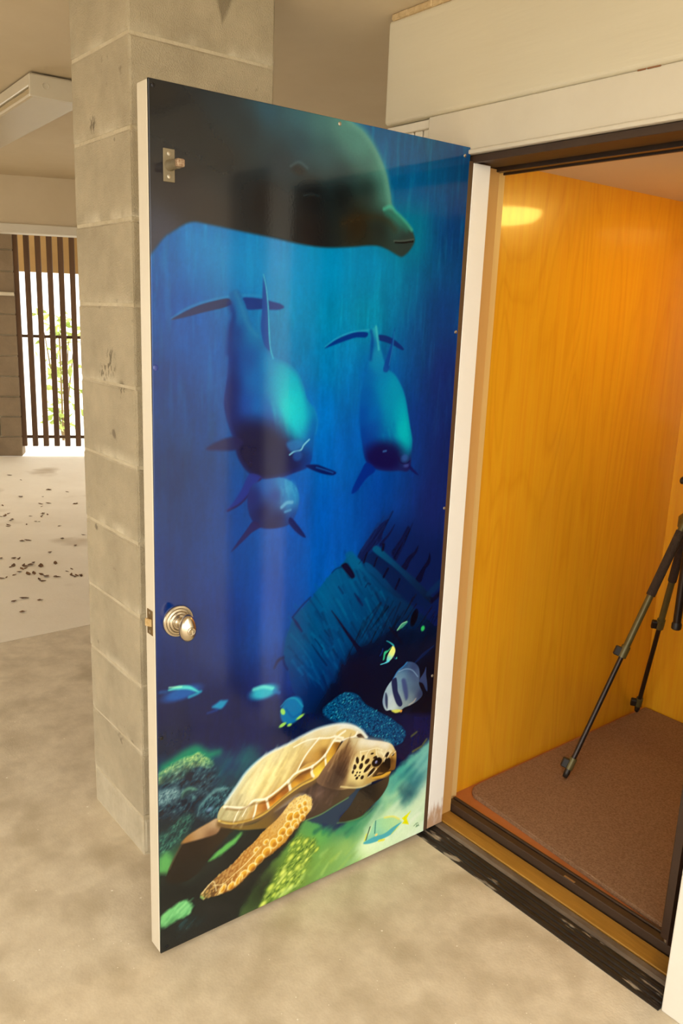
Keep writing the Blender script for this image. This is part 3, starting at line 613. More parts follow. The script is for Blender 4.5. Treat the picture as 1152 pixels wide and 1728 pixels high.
    scales(coral, 120, 3.2, 6, (0,52,92), [(40,150,172),(84,190,196),(0,110,146)], 23, .7, .6, -30)
    for p in ([(779,1575),(798,1568)], [(827,1615),(840,1603)], [(788,1626),(822,1620)]): stroke(p, 7, (110,110,60), 5, .75)
    # snapper
    fill([(605,1868),(665,1818),(718,1796),(774,1807),(863,1772),(874,1903),(760,1921),(661,1918)], (222,244,196), 70, .75, jit=8)
    dabs([(647,1871),(708,1815),(786,1816),(864,1787),(874,1898),(737,1912)], 26, 44, 12, [(236,250,214),(196,226,176),(180,214,170)], -33, 10, 18, .4, 44)
    fill([(617,1858),(638,1838),(658,1804),(690,1804),(726,1815),(759,1841),(754,1846),(730,1860),(705,1868),(672,1873),(640,1867)], list(zip([(650,1829),(699,1824),(743,1835),(664,1858)], [(150,206,166),(160,210,150),(176,216,150),(110,180,160)])), 4, .9)
    fill([(618,1859),(654,1853),(694,1858),(729,1849),(761,1845),(750,1853),(725,1870),(695,1873),(645,1870)], (70,160,176), 4, .9)
    fill([(796,1820),(782,1827),(761,1833),(771,1845),(763,1851),(791,1865),(781,1841)], (232,226,20), 3, 1, smooth=False)
    stroke([(693,1805),(726,1814),(751,1832)], 6, (232,224,110), 4, .8)
    stroke([(660,1804),(659,1842)], 4, (44,112,108), 3, .85)
    stroke([(640,1815),(627,1852)], 4, (44,70,60), 3, .9)
    stroke([(628,1834),(622,1852)], 4, (226,220,60), 4, .8)
    stroke([(676,1874),(696,1878)], 7, (232,224,70), 4, .9)
    stroke([(725,1870),(740,1860),(750,1855)], 3, (220,220,60), 3, .7)
    oval([(665,1850)], 5, 4, (244,206,120), 0, 3)
    for p in ([(812,1878),(821,1873),(828,1874)], [(820,1884),(827,1881),(833,1885)], [(822,1877),(825,1885),(831,1879)]): stroke(p, 2.5, (90,120,90), 2.5, .8)
    # turtle: far flipper, belly
    fill([(407,1699),(466,1701),(531,1686),(576,1671),(605,1676),(578,1702),(556,1725),(528,1740),(524,1763),(473,1741),(434,1720)], (36,62,84), 9, .95)
    fill([(701,1676),(698,1704),(674,1732),(639,1750),(605,1768),(558,1765),(528,1756),(534,1742),(563,1722),(578,1702),(600,1680),(647,1681),(683,1678)], list(zip([(690,1690),(614,1731),(546,1757),(624,1693)], [(80,66,48),(64,52,38),(54,44,30),(52,44,38)])), 5, 1)
    stroke([(521,1757),(558,1767),(611,1771),(651,1752)], 4, (96,130,80), 4, .7)
    fill([(151,1603),(126,1606),(96,1612),(70,1620),(57,1632),(44,1654),(31,1675),(20,1697),(18,1722),(60,1740),(95,1733),(126,1706),(162,1675),(199,1653),(230,1650),(199,1636),(162,1620)], list(zip([(82,1669),(39,1714),(149,1651),(199,1643),(95,1720)], [(44,30,22),(30,22,18),(58,44,32),(52,42,28),(28,24,22)])), 6, 1)
    fill([(152,1603),(126,1606),(96,1612),(70,1620),(55,1634),(82,1639),(118,1643),(149,1644),(160,1628)], list(zip([(144,1613),(104,1620),(65,1631),(135,1637)], [(190,164,130),(176,144,108),(150,112,66),(120,88,62)])), 7, .95)
    stroke([(57,1635),(40,1661),(25,1690)], 6, (96,84,60), 9, .6)
    fill([(152,1621),(241,1655),(289,1650),(313,1640),(338,1621),(373,1610),(419,1602),(472,1591),(529,1640),(582,1671),(554,1690),(510,1698),(466,1707),(412,1707),(365,1702),(289,1684),(212,1658)], list(zip([(458,1640),(486,1664),(389,1630),(338,1640),(289,1669),(433,1684),(520,1676),(553,1668),(451,1603),(194,1641),(241,1659),(495,1628)], [(128,104,96),(78,60,50),(62,48,44),(90,74,66),(116,92,46),(66,50,40),(74,58,40),(90,72,48),(48,38,34),(126,102,48),(120,98,48),(54,40,32)])), 5, 1)
    dabs([(404,1611),(472,1601),(530,1650),(487,1694),(433,1684)], 30, 24, 9, [(130,106,96),(70,54,48),(110,86,70)], -60, 20, 12, .4, 24)
    stroke([(415,1709),(466,1709),(511,1700),(556,1692)], 4, (110,140,86), 4, .8)
    stroke([(318,1642),(353,1630),(389,1628),(426,1643)], [10,22,18,6], (150,136,120), 9, .7)
    # shell
    stroke([(162,1619),(230,1641),(293,1640),(361,1612),(432,1598),(493,1579)], 26, (112,88,56), 14, .95)
    shell = [(151,1600),(159,1579),(173,1570),(188,1554),(206,1535),(229,1510),(263,1488),(301,1475),(353,1469),(390,1462),(419,1456),(452,1454),(496,1457),(532,1465),(569,1482),(594,1504),(613,1530),(571,1517),(530,1510),(513,1530),(500,1554),(484,1576),(458,1587),(432,1594),(394,1596),(361,1608),(325,1621),(293,1636),(265,1643),(230,1640),(189,1632),(162,1620)]
    fill(shell, list(zip([(162,1599),(196,1564),(229,1532),(267,1508),(322,1493),(370,1489),(419,1474),(475,1468),(532,1474),(579,1499),(252,1554),(299,1533),(346,1519),(387,1502),(437,1499),(476,1488),(292,1576),(339,1562),(380,1542),(253,1588),(207,1582),(414,1568),(499,1530),(312,1606),(273,1622)],
      [(170,160,120),(196,190,156),(206,200,160),(212,204,160),(214,200,156),(206,192,140),(214,208,180),(220,216,196),(226,222,206),(216,206,180),(226,208,140),(240,220,146),(236,212,140),(206,176,112),(196,160,100),(200,176,120),(220,196,130),(196,170,110),(180,150,96),(190,176,134),(180,168,130),(190,140,60),(190,150,80),(150,96,40),(170,120,60)])), 4, 1, pw=3.2)
    dabs([(199,1565),(263,1496),(378,1473),(437,1491),(388,1548),(324,1579),(261,1591)], 60, 54, 9, [(246,228,160),(180,154,108),(222,202,150),(250,236,180),(166,142,100)], -52, 4, 11, .4, 25)
    dabs([(162,1603),(184,1560),(230,1576),(253,1595),(246,1642),(185,1628)], 30, 26, 6, [(150,136,100),(210,196,150),(130,114,80)], -55, 5, 8, .45, 26)
    fill([(388,1550),(408,1524),(429,1504),(454,1488),(489,1493),(477,1519),(469,1534),(448,1545),(413,1543)], list(zip([(437,1499),(467,1501),(413,1526),(447,1529),(401,1545),(464,1527)], [(206,172,110),(214,176,104),(196,156,92),(190,146,74),(130,96,54),(110,80,44)])), 5, .95)
    fill([(504,1485),(532,1478),(570,1497),(566,1509),(529,1505)], (206,176,112), 6, .8)
    fill([(575,1511),(589,1510),(604,1528),(585,1522)], (70,50,34), 4, .9)
    fill([(365,1583),(389,1565),(423,1558),(429,1566),(424,1584),(390,1592),(370,1597)], list(zip([(389,1571),(414,1564),(381,1592),(419,1582)], [(124,80,38),(112,72,36),(214,160,56),(200,150,60)])), 4, 1)
    fill([(436,1565),(466,1543),(472,1576),(452,1586),(436,1588)], list(zip([(448,1564),(465,1558),(453,1581)], [(214,176,70),(190,146,60),(236,206,84)])), 4, 1)
    fill([(478,1539),(498,1510),(522,1518),(513,1531),(496,1560),(479,1571)], list(zip([(490,1527),(512,1522),(483,1564)], [(206,156,66),(120,84,40),(226,184,70)])), 4, 1)
    fill([(297,1608),(324,1596),(353,1583),(360,1600),(325,1619),(301,1629)], list(zip([(312,1609),(344,1590),(321,1620),(305,1628)], [(126,76,30),(140,90,40),(226,150,44),(220,150,50)])), 4, 1)
    fill([(262,1611),(288,1605),(295,1631),(257,1640)], list(zip([(273,1614),(289,1620),(261,1636)], [(176,124,60),(150,96,40),(196,150,80)])), 4, 1)
    stroke([(155,1611),(189,1631),(230,1640),(265,1642),(293,1636),(325,1622),(361,1608),(398,1598),(436,1594),(471,1583)], [4,6,7,7,9,9,9,8,8,4], (236,196,96), 5, .8)
    for p, wd in (([(170,1579),(207,1595),(234,1603),(253,1592),(288,1599),(324,1588),(356,1572),(380,1558),(431,1555),(470,1536),(498,1503),(515,1493),(535,1486)], 6.5),
                  ([(380,1558),(408,1517),(449,1481)], 5), ([(470,1536),(476,1573)], 6), ([(431,1555),(429,1573),(435,1587)], 8), ([(356,1572),(363,1601)], 8),
                  ([(291,1602),(298,1631)], 7), ([(262,1602),(258,1624),(252,1641)], 6), ([(215,1598),(204,1614),(196,1632)], 3), ([(234,1605),(221,1624)], 3), ([(449,1481),(411,1476),(370,1482)], 4),
                  ([(449,1481),(480,1490),(500,1491)], 5), ([(498,1503),(525,1512)], 6), ([(500,1491),(529,1505)], 6), ([(527,1511),(566,1512),(577,1502)], 6)):
        stroke(p, wd, (244,230,200), 3.5, .9)
    stroke([(162,1615),(196,1631),(238,1640),(269,1639),(297,1633),(329,1619),(363,1605),(398,1595),(432,1591)], 5, (70,48,24), 7, .5)
    stroke([(177,1586),(215,1603),(253,1601),(292,1609),(328,1596),(360,1581),(389,1568),(431,1564),(472,1545)], 5, (96,66,30), 8, .55)
    stroke([(525,1515),(513,1532),(500,1555),(485,1577)], 6, (60,44,30), 5, .8)
    stroke([(531,1516),(518,1534),(506,1556),(492,1571)], 4, (226,206,170), 4, .7)
    stroke([(173,1569),(206,1533),(229,1508),(263,1487),(301,1474),(353,1468),(390,1460),(452,1453),(532,1464),(588,1498),(612,1528)], 8, (214,226,222), 9, .75)
    # neck and head
    hd = [(611,1534),(632,1543),(653,1551),(680,1563),(705,1578),(719,1600),(724,1610),(725,1638),(722,1660),(706,1661),(704,1672),(688,1676),(664,1674),(630,1673),(604,1676),(573,1668),(513,1653),(449,1611),(458,1585),(494,1550),(508,1538),(522,1523),(536,1513),(553,1512),(590,1523)]
    fill(hd, list(zip([(632,1549),(680,1570),(706,1587),(566,1526),(596,1544),(536,1530),(543,1557),(516,1557),(544,1583),(510,1581),(568,1574),(561,1628),(526,1616),(593,1656),(640,1668),(671,1589),(645,1581),(613,1571),(496,1602),(596,1622),(660,1662),(573,1663),(473,1609),(716,1622),(712,1647)],
      [(222,212,190),(224,212,186),(216,196,150),(206,190,150),(214,198,160),(190,160,112),(160,122,80),(140,106,72),(120,90,64),(120,92,68),(176,144,100),(206,180,124),(150,120,84),(196,168,112),(190,156,92),(210,186,140),(204,170,106),(206,180,130),(120,94,76),(222,196,126),(120,90,50),(120,100,70),(110,86,70),(176,130,60),(120,84,40)])), 4, 1, pw=3.3)
    dabs([(477,1600),(508,1546),(541,1523),(576,1531),(568,1574),(551,1625),(522,1641)], 60, 44, 6, [(210,186,140),(110,82,60),(170,136,96),(96,72,52)], -62, 7, 7, .45, 27)
    oval([(525,1599)], 26, 60, (72,52,40), 22, 40, .55); oval([(507,1622)], 34, 40, (64,48,42), 0, 40, .6); stroke([(553,1522),(530,1545),(509,1568)], [6,14,10], (96,70,46), 14, .5)
    stroke([(528,1649),(573,1668),(604,1676),(635,1675)], 5, (226,206,150), 4, .7)
    fill([(677,1622),(691,1615),(703,1622),(706,1641),(700,1655),(681,1658),(662,1651),(649,1659),(639,1655),(658,1636)], list(zip([(692,1627),(675,1648),(649,1656)], [(34,24,16),(56,40,26),(90,66,40)])), 4, .95)
    fill([(704,1618),(722,1612),(725,1638),(720,1659),(707,1656)], list(zip([(718,1618),(715,1648),(708,1628)], [(196,156,84),(130,94,46),(90,62,30)])), 4, .9)
    stroke([(639,1661),(674,1667),(692,1664),(704,1664)], [4,10,12,8], (214,164,66), 4, .9)
    stroke([(649,1657),(673,1661),(692,1659),(706,1660)], 3, (40,26,16), 3, .9)
    sp = [(617,1602),(596,1610),(573,1605),(568,1618),(619,1624),(634,1641),(583,1625),(593,1628),(578,1632),(591,1637),(602,1646),(583,1642),(582,1588),(601,1587),(689,1605),(712,1611),(646,1599),(634,1584)]
    oval([(588,1615)], 30, 44, (240,216,150), 0, 30, .8); stroke([(596,1535),(643,1554),(686,1574)], 22, (232,222,200), 24, .7)
    stroke([(655,1584),(682,1600),(698,1598)], 10, (236,220,180), 12, .7)
    oval([(653,1616)], 19, 14, (26,16,16), 10, 3)
    ovals(sp, [(9,7,-30),(7,9.5,10),(6.5,8.5,-25),(4,6,0),(15,6.5,-35),(16,6,-38),(3.4,3),(3.2,3),(4,3),(3.4,2.6),(6,6),(5,4.6),(5.5,11,-12),(5,9,20),(9,6,-50),(5,4,-60),(8,4,0),(6,3,10)],  (44,28,20), 2.2, .92)
    oval([(650,1615)], 4.5, 4.5, (140,138,168), 0, 2.5)
    oval([(654,1618)], 2.5, 3, (60,60,90), 0, 2)
    for p in ([(591,1564),(594,1582),(590,1592)], [(591,1565),(618,1569),(649,1572),(671,1585)], [(623,1571),(614,1580),(612,1592)], [(647,1572),(649,1589),(656,1602)], [(668,1580),(666,1588),(678,1605)], [(687,1588),(680,1599),(675,1608)], [(706,1600),(696,1608),(692,1616)], [(683,1611),(679,1623)], [(576,1576),(569,1596),(565,1614)], [(653,1637),(638,1647),(623,1653)], [(637,1629),(617,1638)], [(720,1605),(707,1612)]):
        stroke(p, 2.8, (240,224,182), 2.6, .85)
    # near flipper
    flip = [(104,1798),(110,1789),(125,1779),(140,1769),(161,1760),(188,1750),(206,1739),(228,1724),(256,1710),(275,1696),(294,1685),(320,1673),(339,1659),(359,1641),(378,1631),(399,1630),(420,1639),(432,1655),(430,1680),(418,1694),(401,1707),(385,1720),(368,1733),(352,1748),(328,1758),(309,1766),(289,1771),(270,1782),(251,1792),(229,1805),(210,1815),(192,1820),(170,1819),(146,1818),(128,1813),(113,1812)]
    fill(flip, list(zip([(399,1640),(372,1646),(353,1667),(320,1686),(288,1698),(250,1723),(219,1741),(182,1760),(152,1774),(122,1792),(421,1667),(394,1688),(361,1720),(322,1749),(283,1765),(244,1786),(207,1805),(167,1812),(110,1804),(137,1801)],
      [(226,192,128),(212,172,104),(200,160,100),(196,154,92),(186,136,62),(170,122,60),(160,112,56),(150,106,60),(140,104,60),(110,80,52),(220,184,110),(200,146,50),(186,130,36),(196,140,44),(196,134,40),(186,130,48),(160,106,40),(130,84,36),(96,110,60),(90,62,40)])), 4, 1, pw=3.2)
    scales(flip, 330, 3.2, 5.5, (222,194,134), [(150,104,50),(176,128,62),(134,90,42),(190,142,70)], 28, .42, .75, -45)
    scales([(346,1661),(372,1640),(399,1634),(423,1645),(428,1679),(394,1679)], 40, 5, 8, (240,220,160), [(214,172,96),(204,160,84)], 29, .7, .8, -30)
    cells = [(365,1679),(385,1682),(402,1676),(413,1674),(356,1700),(378,1702),(341,1714),(364,1722),(315,1737),(334,1732),(294,1754),(273,1767),(251,1781),(226,1791),(213,1801),(191,1809),(404,1696),(384,1712),(410,1656),(393,1658),(292,1724),(263,1735),(167,1806)]
    cs = [(18,17),(16,16),(12,15),(9,13),(15,13),(15,14),(17,17),(14,15),(16,20),(13,14),(18,18),(19,15),(16,16),(17,14),(10,20,35),(12,15,40),(10,14),(10,12),(9,10),(9,9),(9,8),(9,8),(9,16,40)]
    for p, s in zip(cells, cs):
        k = .64; ro = s[2] if len(s) > 2 else -30
        oval(p, s[0]*k+3.0, s[1]*k+3.0, (248,232,180), ro, 4, .75)
        oval(p, s[0]*k, s[1]*k, (212,156,52), ro, 4.5, .95)
        oval((p[0]+3, p[1]+5), s[0]*k*.7, s[1]*k*.6, (150,94,22), ro, 9, .6)
    stroke([(418,1694),(385,1721),(352,1749),(328,1759),(289,1771),(251,1793),(210,1816),(170,1820)], [5,8,9,9,9,9,8,6], (90,52,16), 9, .5)
    stroke([(110,1794),(125,1781),(140,1773),(146,1787),(149,1804)], 3, (226,206,160), 3, .7)
    for p in ([(167,1790),(165,1805),(152,1817)], [(194,1787),(191,1804)], [(140,1784),(167,1792),(197,1779),(225,1766),(263,1744)], [(213,1773),(244,1755),(276,1731)], [(219,1782),(213,1810)]): stroke(p, 3, (230,206,150), 2.5, .6)
    stroke([(107,1802),(113,1809)], 6, (130,160,100), 4, .8)
    ct = (.42*np.clip((VV-1180)/160, 0, 1))[..., None]; CAN[:] = CAN*(1-ct)+ct*(CAN*CAN*(3-2*CAN)*1.06)
    # printed canvas grain
    CAN[:] = np.clip(CAN*(1+.05*vnoise(.35, .35, 40, 2)[..., None]), 0, 1)
    return CAN

# ------------------------------------------------------------------ floors and ceiling
tag(box('floor', (-2.168, -9, -.12), (5.0, 3.2, 0), M['concrete']), 'smooth tan concrete slab in front of the open door', 'floor', kind='structure')
tag(slab_poly('floor', [(-2.176, -9), (-2.176, 4.2), (-5.40, 4.2), (-11.82, -9)], -.12, -.001, M['concrete_far']), 'paler concrete slab beyond the control joint, strewn with dead leaves', 'floor', kind='structure')
tag(box('ground', (-40, -40, -.3), (40, 40, -.125), M['pave']), 'pale paved ground outside the carport', 'ground', kind='structure')
tag(box('ceiling', (-4.2, -5.5, 2.29), (1.1, 3.2, 2.42), M['ceiling']), 'smooth beige plaster ceiling of the carport', 'ceiling', kind='structure')
tag(box('ceiling', (1.1, -.8, 2.29), (4.6, 3.2, 2.42), M['ceiling']), 'beige plaster eave above the front wall', 'ceiling', kind='structure')
tag(box('ceiling', (-7.25, -5.5, 2.62), (-4.2, 4.4, 2.74), M['ceiling']), 'higher beige ceiling beyond the dropped header', 'ceiling', kind='structure')
tag(box('wall_light_block', (-9, -5.65, 0), (-1.2, -5.5, 2.42), M['block_far']), 'unseen block wall added to hold back daylight on the near side', 'wall', kind='structure')  # out-of-view wall added to block daylight from the near left
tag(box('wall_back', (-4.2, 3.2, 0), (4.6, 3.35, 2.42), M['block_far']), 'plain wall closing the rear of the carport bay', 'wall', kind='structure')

# far end: dropped header, block wall, slatted screen, all on one slanted line
EO, EE = Vector((-6.92, 1.03, 0)), Vector((.437, .899, 0)); EN = Vector((.899, -.437, 0))
EANG = math.atan2(EE.y, EE.x)
hd = empty('trim_header', (-3.95, .5, 0), EANG); tag(hd, 'dropped beige header over the far bay with a cream lower edge', 'header', kind='structure')
box('fascia', (-4.0, .0, 2.0), (3.2, .14, 2.62), M['ceiling'], hd)
box('edge_strip', (-4.0, -.03, 1.945), (3.2, .14, 2.0), M['white'], hd, .004)
wb = empty('wall_left', (EO.x, EO.y, 0), EANG); tag(wb, 'shaded concrete block wall beside the slatted screen', 'wall', kind='structure')
box('mortar_bed', (-1.6, .02, 0), (-.012, .2, 2.6), M['mortar'], wb)
rr = random.Random(4)
k = 0
for c in range(13):
    z0 = .2*c+.004; z1 = .2*c+.196; x = -.0; first = .2 if c % 2 else .4
    while x > -1.6:
        w = first if x == 0 else .4
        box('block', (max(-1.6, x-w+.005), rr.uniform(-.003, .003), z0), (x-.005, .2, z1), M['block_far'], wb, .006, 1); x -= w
lb = empty('trim_pipe', (EO.x, EO.y, 0), EANG); tag(lb, 'pale pipe run along the shaded block wall', 'pipe', kind='structure')
bm = bmesh.new(); add_lathe(bm, (-1.6, -.02, 1.59), (1, 0, 0), [(.018, 0), (.018, 1.595)], 12); obj('pipe', bm, M['fixture'], lb)

ss = empty('slat_screen', (EO.x, EO.y, 0), EANG); tag(ss, 'dark brown vertical slat screen with daylight between its slats', 'screen')
src = None
for k in range(14):
    s = -.012+.1045*k
    if src is None:
        src = box('slat', (0, .03, .1), (.05, .075, 2.6), M['slat'], ss, .003, 1); o = src
    else:
        o = src.copy(); COL.objects.link(o); o.parent = ss
    o.location = (s, rr.uniform(-.004, .004), 0)
for z in (.175, 1.18):
    box('rail', (0, .078, z), (1.5, .11, z+.028), M['slat'], ss, .003, 1)
fo = empty('trim_outer_eave', (EO.x, EO.y, 0), EANG); tag(fo, 'tan board eave hanging outside the slatted screen', 'eave', kind='structure')
box('eave_board', (-1.2, .75, 1.83), (3.2, .80, 2.75), M['tanwood'], fo)

# shrub outside, seen through the slats
sh = empty('leafy_shrub', (EO.x-1.62, EO.y+1.0, -.125)); tag(sh, 'green leafy shrub glimpsed between the slats outside', 'shrub')
bm = bmesh.new(); r = random.Random(9)
for k in range(150):
    a = r.uniform(0, 6.28); q = r.uniform(0, .24)**.8; c = Vector((q*math.cos(a), q*math.sin(a), r.uniform(.15, 1.55)))
    d = Vector((r.uniform(-1, 1), r.uniform(-1, 1), r.uniform(-.6, .6))).normalized(); s = d.cross(Vector((r.uniform(-1, 1), r.uniform(-1, 1), r.uniform(-1, 1)))).normalized(); L = r.uniform(.05, .09)
    n = d.cross(s)
    v = [bm.verts.new(c+p) for p in (-d*L, s*L*.45+n*.008, d*L, -s*L*.45+n*.008)]
    bm.faces.new(v)
obj('foliage', bm, M['green'], sh)
for k in range(5):
    tube('stem', (0, 0, 0), (r.uniform(-.2, .2), r.uniform(-.2, .2), 1.3), .014, M['bark'], sh, 8, .006)

# ------------------------------------------------------------------ block pillar
PX, PY = -.3933, -.7183
pil = empty('block_pillar', (PX-.1755, PY+.198, 0)); tag(pil, 'grey concrete block pillar standing behind the mural door', 'pillar')
def pblock(z0, z1, m, seed, bev=.007):
    r = random.Random(seed); bm = bmesh.new(); add_box(bm, (-.1755, -.198, z0), (.1755, .198, z1), bev, 2)
    for v in bm.verts: v.co += Vector((r.uniform(-1, 1)*.0012, r.uniform(-1, 1)*.0012, r.uniform(-1, 1)*.0016))
    return obj('block', bm, m, pil)
box('mortar_core', (-.1725, -.195, .0), (.1725, .195, 2.285), M['mortar'], pil)
pblock(.0, .117, M['grout'], 1, .012)
for k in range(11):
    pblock(.1225+.2*k, min(.3175+.2*k, 2.29), M['block'], 10+k)

# ------------------------------------------------------------------ front wall with the doorway
wf = empty('wall_front', (0, 0, 0)); tag(wf, 'white painted board wall around the doorway', 'wall', kind='structure')
box('backing', (.80, .03, 0), (4.6, .12, 2.02), M['siding'], wf)
box('backing', (-.33, .03, 0), (-.10, .12, 2.02), M['siding'], wf)
src = None
for k in range(3):
    box('siding_board', (.932+.0975*k, .012, 0), (.932+.0975*k+.092, .034, 2.0), M['tan'], wf, .003, 1)
for k in range(36):
    if src is None: o = src = box('siding_board', (0, .012, .0), (.086, .034, 2.0), M['siding'], wf, .003, 1)
    else:
        o = src.copy(); COL.objects.link(o); o.parent = wf
    o.location = (1.226+.0915*k, 0, 0)
for k in range(5):
    box('siding_board', (-.325+.034*k, .014, 0), (-.297+.034*k, .034, 1.998), M['siding'], wf, .002, 1)
box('top_rail', (-.327, .006, 1.998), (-.155, .034, 2.02), M['siding'], wf, .002, 1)
box('top_rail', (.932, .006, 1.998), (4.6, .034, 2.02), M['siding'], wf, .002, 1)
tag(box('wall_side', (-.33, .12, 0), (-.24, 1.5, 2.29), M['siding']), 'white side wall of the lift shaft', 'wall', kind='structure')
bm = bmesh.new(); add_box(bm, (-.318, -.014, 2.022), (4.6, .12, 2.278), .009, 4)
tag(obj('beam', bm, M['beam']), 'deep cream painted wooden beam above the door casing', 'beam', kind='structure')
bm = bmesh.new(); r = random.Random(3)
for k in range(60):
    x = -.30+k*.03
    add_box(bm, (x, -.020-r.uniform(0, .005), 2.274), (x+.032, .01, 2.2895), .003, 1)
tag(obj('trim_caulk', bm, M['caulk']), 'rough old caulk bead between beam and ceiling', 'caulk', kind='structure')

cs = empty('trim_casing', (0, 0, 0)); tag(cs, 'white painted casing boards framing the doorway', 'casing', kind='structure')
box('head_board', (-.155, -.002, 1.924), (.93, .03, 2.022), M['white'], cs, .003, 2)
box('head_bead', (-.002, -.008, 1.9145), (.93, .010, 1.925), M['white'], cs, .003, 2)
box('side_board', (.787, -.004, 0), (.93, .03, 1.9145), M['jamb'], cs, .003, 2)
box('side_board', (-.155, -.002, 0), (-.060, .03, 1.924), M['white'], cs, .003, 2)
jb = empty('trim_jamb', (0, 0, 0)); tag(jb, 'bright white inner door jamb with scuffed brown foot', 'jamb', kind='structure')
box('jamb_board', (-.09, .014, .02), (.0, .077, 1.898), M['jambfoot'], jb, .0015, 1)
box('jamb_board', (.787, .03, .02), (.87, .077, 1.898), M['jamb'], jb, .0015, 1)
box('wood_reveal', (-.09, .077, .02), (-.028, .142, 1.9), M['plytan'], jb)
ws = empty('trim_weather_strip', (0, 0, 0)); tag(ws, 'brown weather strip round the door opening', 'weather strip', kind='structure')
box('side_strip', (-.012, -.003, .02), (.0, .014, 1.9), M['brown_trim'], ws, .001, 1)
box('head_strip', (-.012, .010, 1.897), (.787, .022, 1.9145), M['brown_metal'], ws, .001, 1)
box('head_soffit', (-.05, .022, 1.902), (.87, .120, 1.916), M['brown_metal'], ws)
tr = empty('trim_gate_track', (0, 0, 0)); tag(tr, 'dark metal track for the folding gate under the header', 'track', kind='structure')
box('track_rail', (-.05, .130, 1.893), (1.0, .150, 1.915), M['track'], tr, .001, 1)
box('track_rail', (-.03, .158, 1.889), (1.0, .166, 1.912), M['track'], tr, .001, 1)
box('track_plate', (-.05, .12, 1.912), (1.0, .20, 1.93), M['brown_metal'], tr)

# threshold
for x0, x1 in ((.452, .470), (.474, .503)): box('paint_chip', (x0, -.0045, 2.0195), (x1, -.002, 2.0225), M['chip'], cs)
th = empty('rubber_threshold', (0, 0, 0)); tag(th, 'worn black ridged rubber ramp along the doorway threshold', 'threshold')
prof = [(-.010, 0.0), (-.010, .003)]
for k in range(4):
    y = -.006+k*.015; z = .004+k*.002
    prof += [(y, z), (y+.003, z+.0014), (y+.011, z+.0022), (y+.0142, z+.0012)]
prof += [(.056, .012), (.056, 0.0)]
prism('ridged_ramp', prof, -.028, .784, M['rubber'], th)
prism('grey_bevel', [(.056, 0), (.056, .013), (.064, .017), (.079, .018), (.084, .014), (.084, 0)], -.055, .786, M['greystrip'], th)
rr2 = random.Random(12)
sb = lathe('screw_head', (.772, .048, .011), (0, 0, 1), [(.006, 0), (.006, .002), (.003, .003)], M['zinc'], th, 12)
tag(box('trim_sill_strip', (-.088, .084, 0), (.80, .141, .020), M['oak'], None, .002, 1), 'varnished oak strip of the door sill', 'sill', kind='structure')
cs2 = empty('trim_gate_sill', (0, 0, 0)); tag(cs2, 'dark brown metal gate sill at the front of the cab', 'sill', kind='structure')
box('sill_body', (-.05, .147, 0), (1.0, .172, .042), M['brown_metal'], cs2, .002, 1)
box('sill_lip', (-.05, .176, 0), (1.0, .186, .044), M['brown_metal'], cs2, .002, 1)
box('sill_channel', (-.05, .17, 0), (1.0, .18, .030), M['track'], cs2)
box('metal_tag', (.395, .150, .042), (.43, .157, .0425), M['zinc'], cs2)

# ------------------------------------------------------------------ lift cab
CX, CYB, CZ = -.07, 1.27, 1.928
tag(box('floor', (-.2, .186, 0), (1.15, 1.4, .036), M['lino']), 'red brown floor inside the cab', 'floor', kind='structure')
wl = empty('wall_cab_side', (0, 0, 0)); tag(wl, 'varnished orange birch panel forming the cab side wall', 'wall', kind='structure')
box('birch_panel', (CX-.03, .20, .03), (CX, CYB+.05, CZ), M['birch'], wl)
box('front_stile', (CX-.03, .158, .03), (CX+.012, .20, CZ), M['birch_edge'], wl, .002, 1)
tag(box('wall_cab_back', (CX-.03, CYB, .03), (1.15, CYB+.05, CZ), M['birch']), 'varnished birch back wall of the cab behind the tripod', 'wall', kind='structure')
tag(box('wall_cab_right', (1.08, .19, .03), (1.15, CYB, CZ), M['darkpanel']), 'dark brown panel on the far flank of the cab', 'wall', kind='structure')
tag(box('ceiling_cab', (CX-.03, .19, CZ), (1.15, CYB+.05, CZ+.05), M['cream']), 'pinkish cream ceiling inside the lit cab', 'ceiling', kind='structure')
# lamp on the cab ceiling
lp = empty('ceiling_lamp', (.50, .86, CZ)); tag(lp, 'warm flush ceiling lamp inside the cab', 'lamp')
lathe('lamp_base', (0, 0, 0), (0, 0, -1), [(.15, 0), (.15, .012), (.145, .016)], M['fixture'], lp, 32)
LM = bpy.data.materials.new('lamp_glow'); LM.use_nodes = True; b = LM.node_tree.nodes['Principled BSDF']
b.inputs['Base Color'].default_value = (.9, .8, .6, 1); b.inputs['Emission Color'].default_value = (1.0, .68, .15, 1); b.inputs['Emission Strength'].default_value = 6.4
lathe('lamp_shade', (0, 0, -.016), (0, 0, -1), [(.138, 0), (.132, .02), (.11, .035), (.06, .045), (.01, .048)], LM, lp, 32)

# carpet with rounded front corner
pts = [(-.055, .30)]
for k in range(1, 8):
    a = math.radians(180+k*85/8); pts.append((-.055+.06+.06*math.cos(a), .292+.06*math.sin(a)))
pts += [(.1, .229), (.4, .209), (.7, .192), (1.07, .19), (1.07, CYB-.004), (-.055, CYB-.004)]
cp = slab_poly('carpet', pts, .036, .048, M['carpet'], None, .004); tag(cp, 'short brown carpet with a rounded corner covering the cab floor', 'carpet')

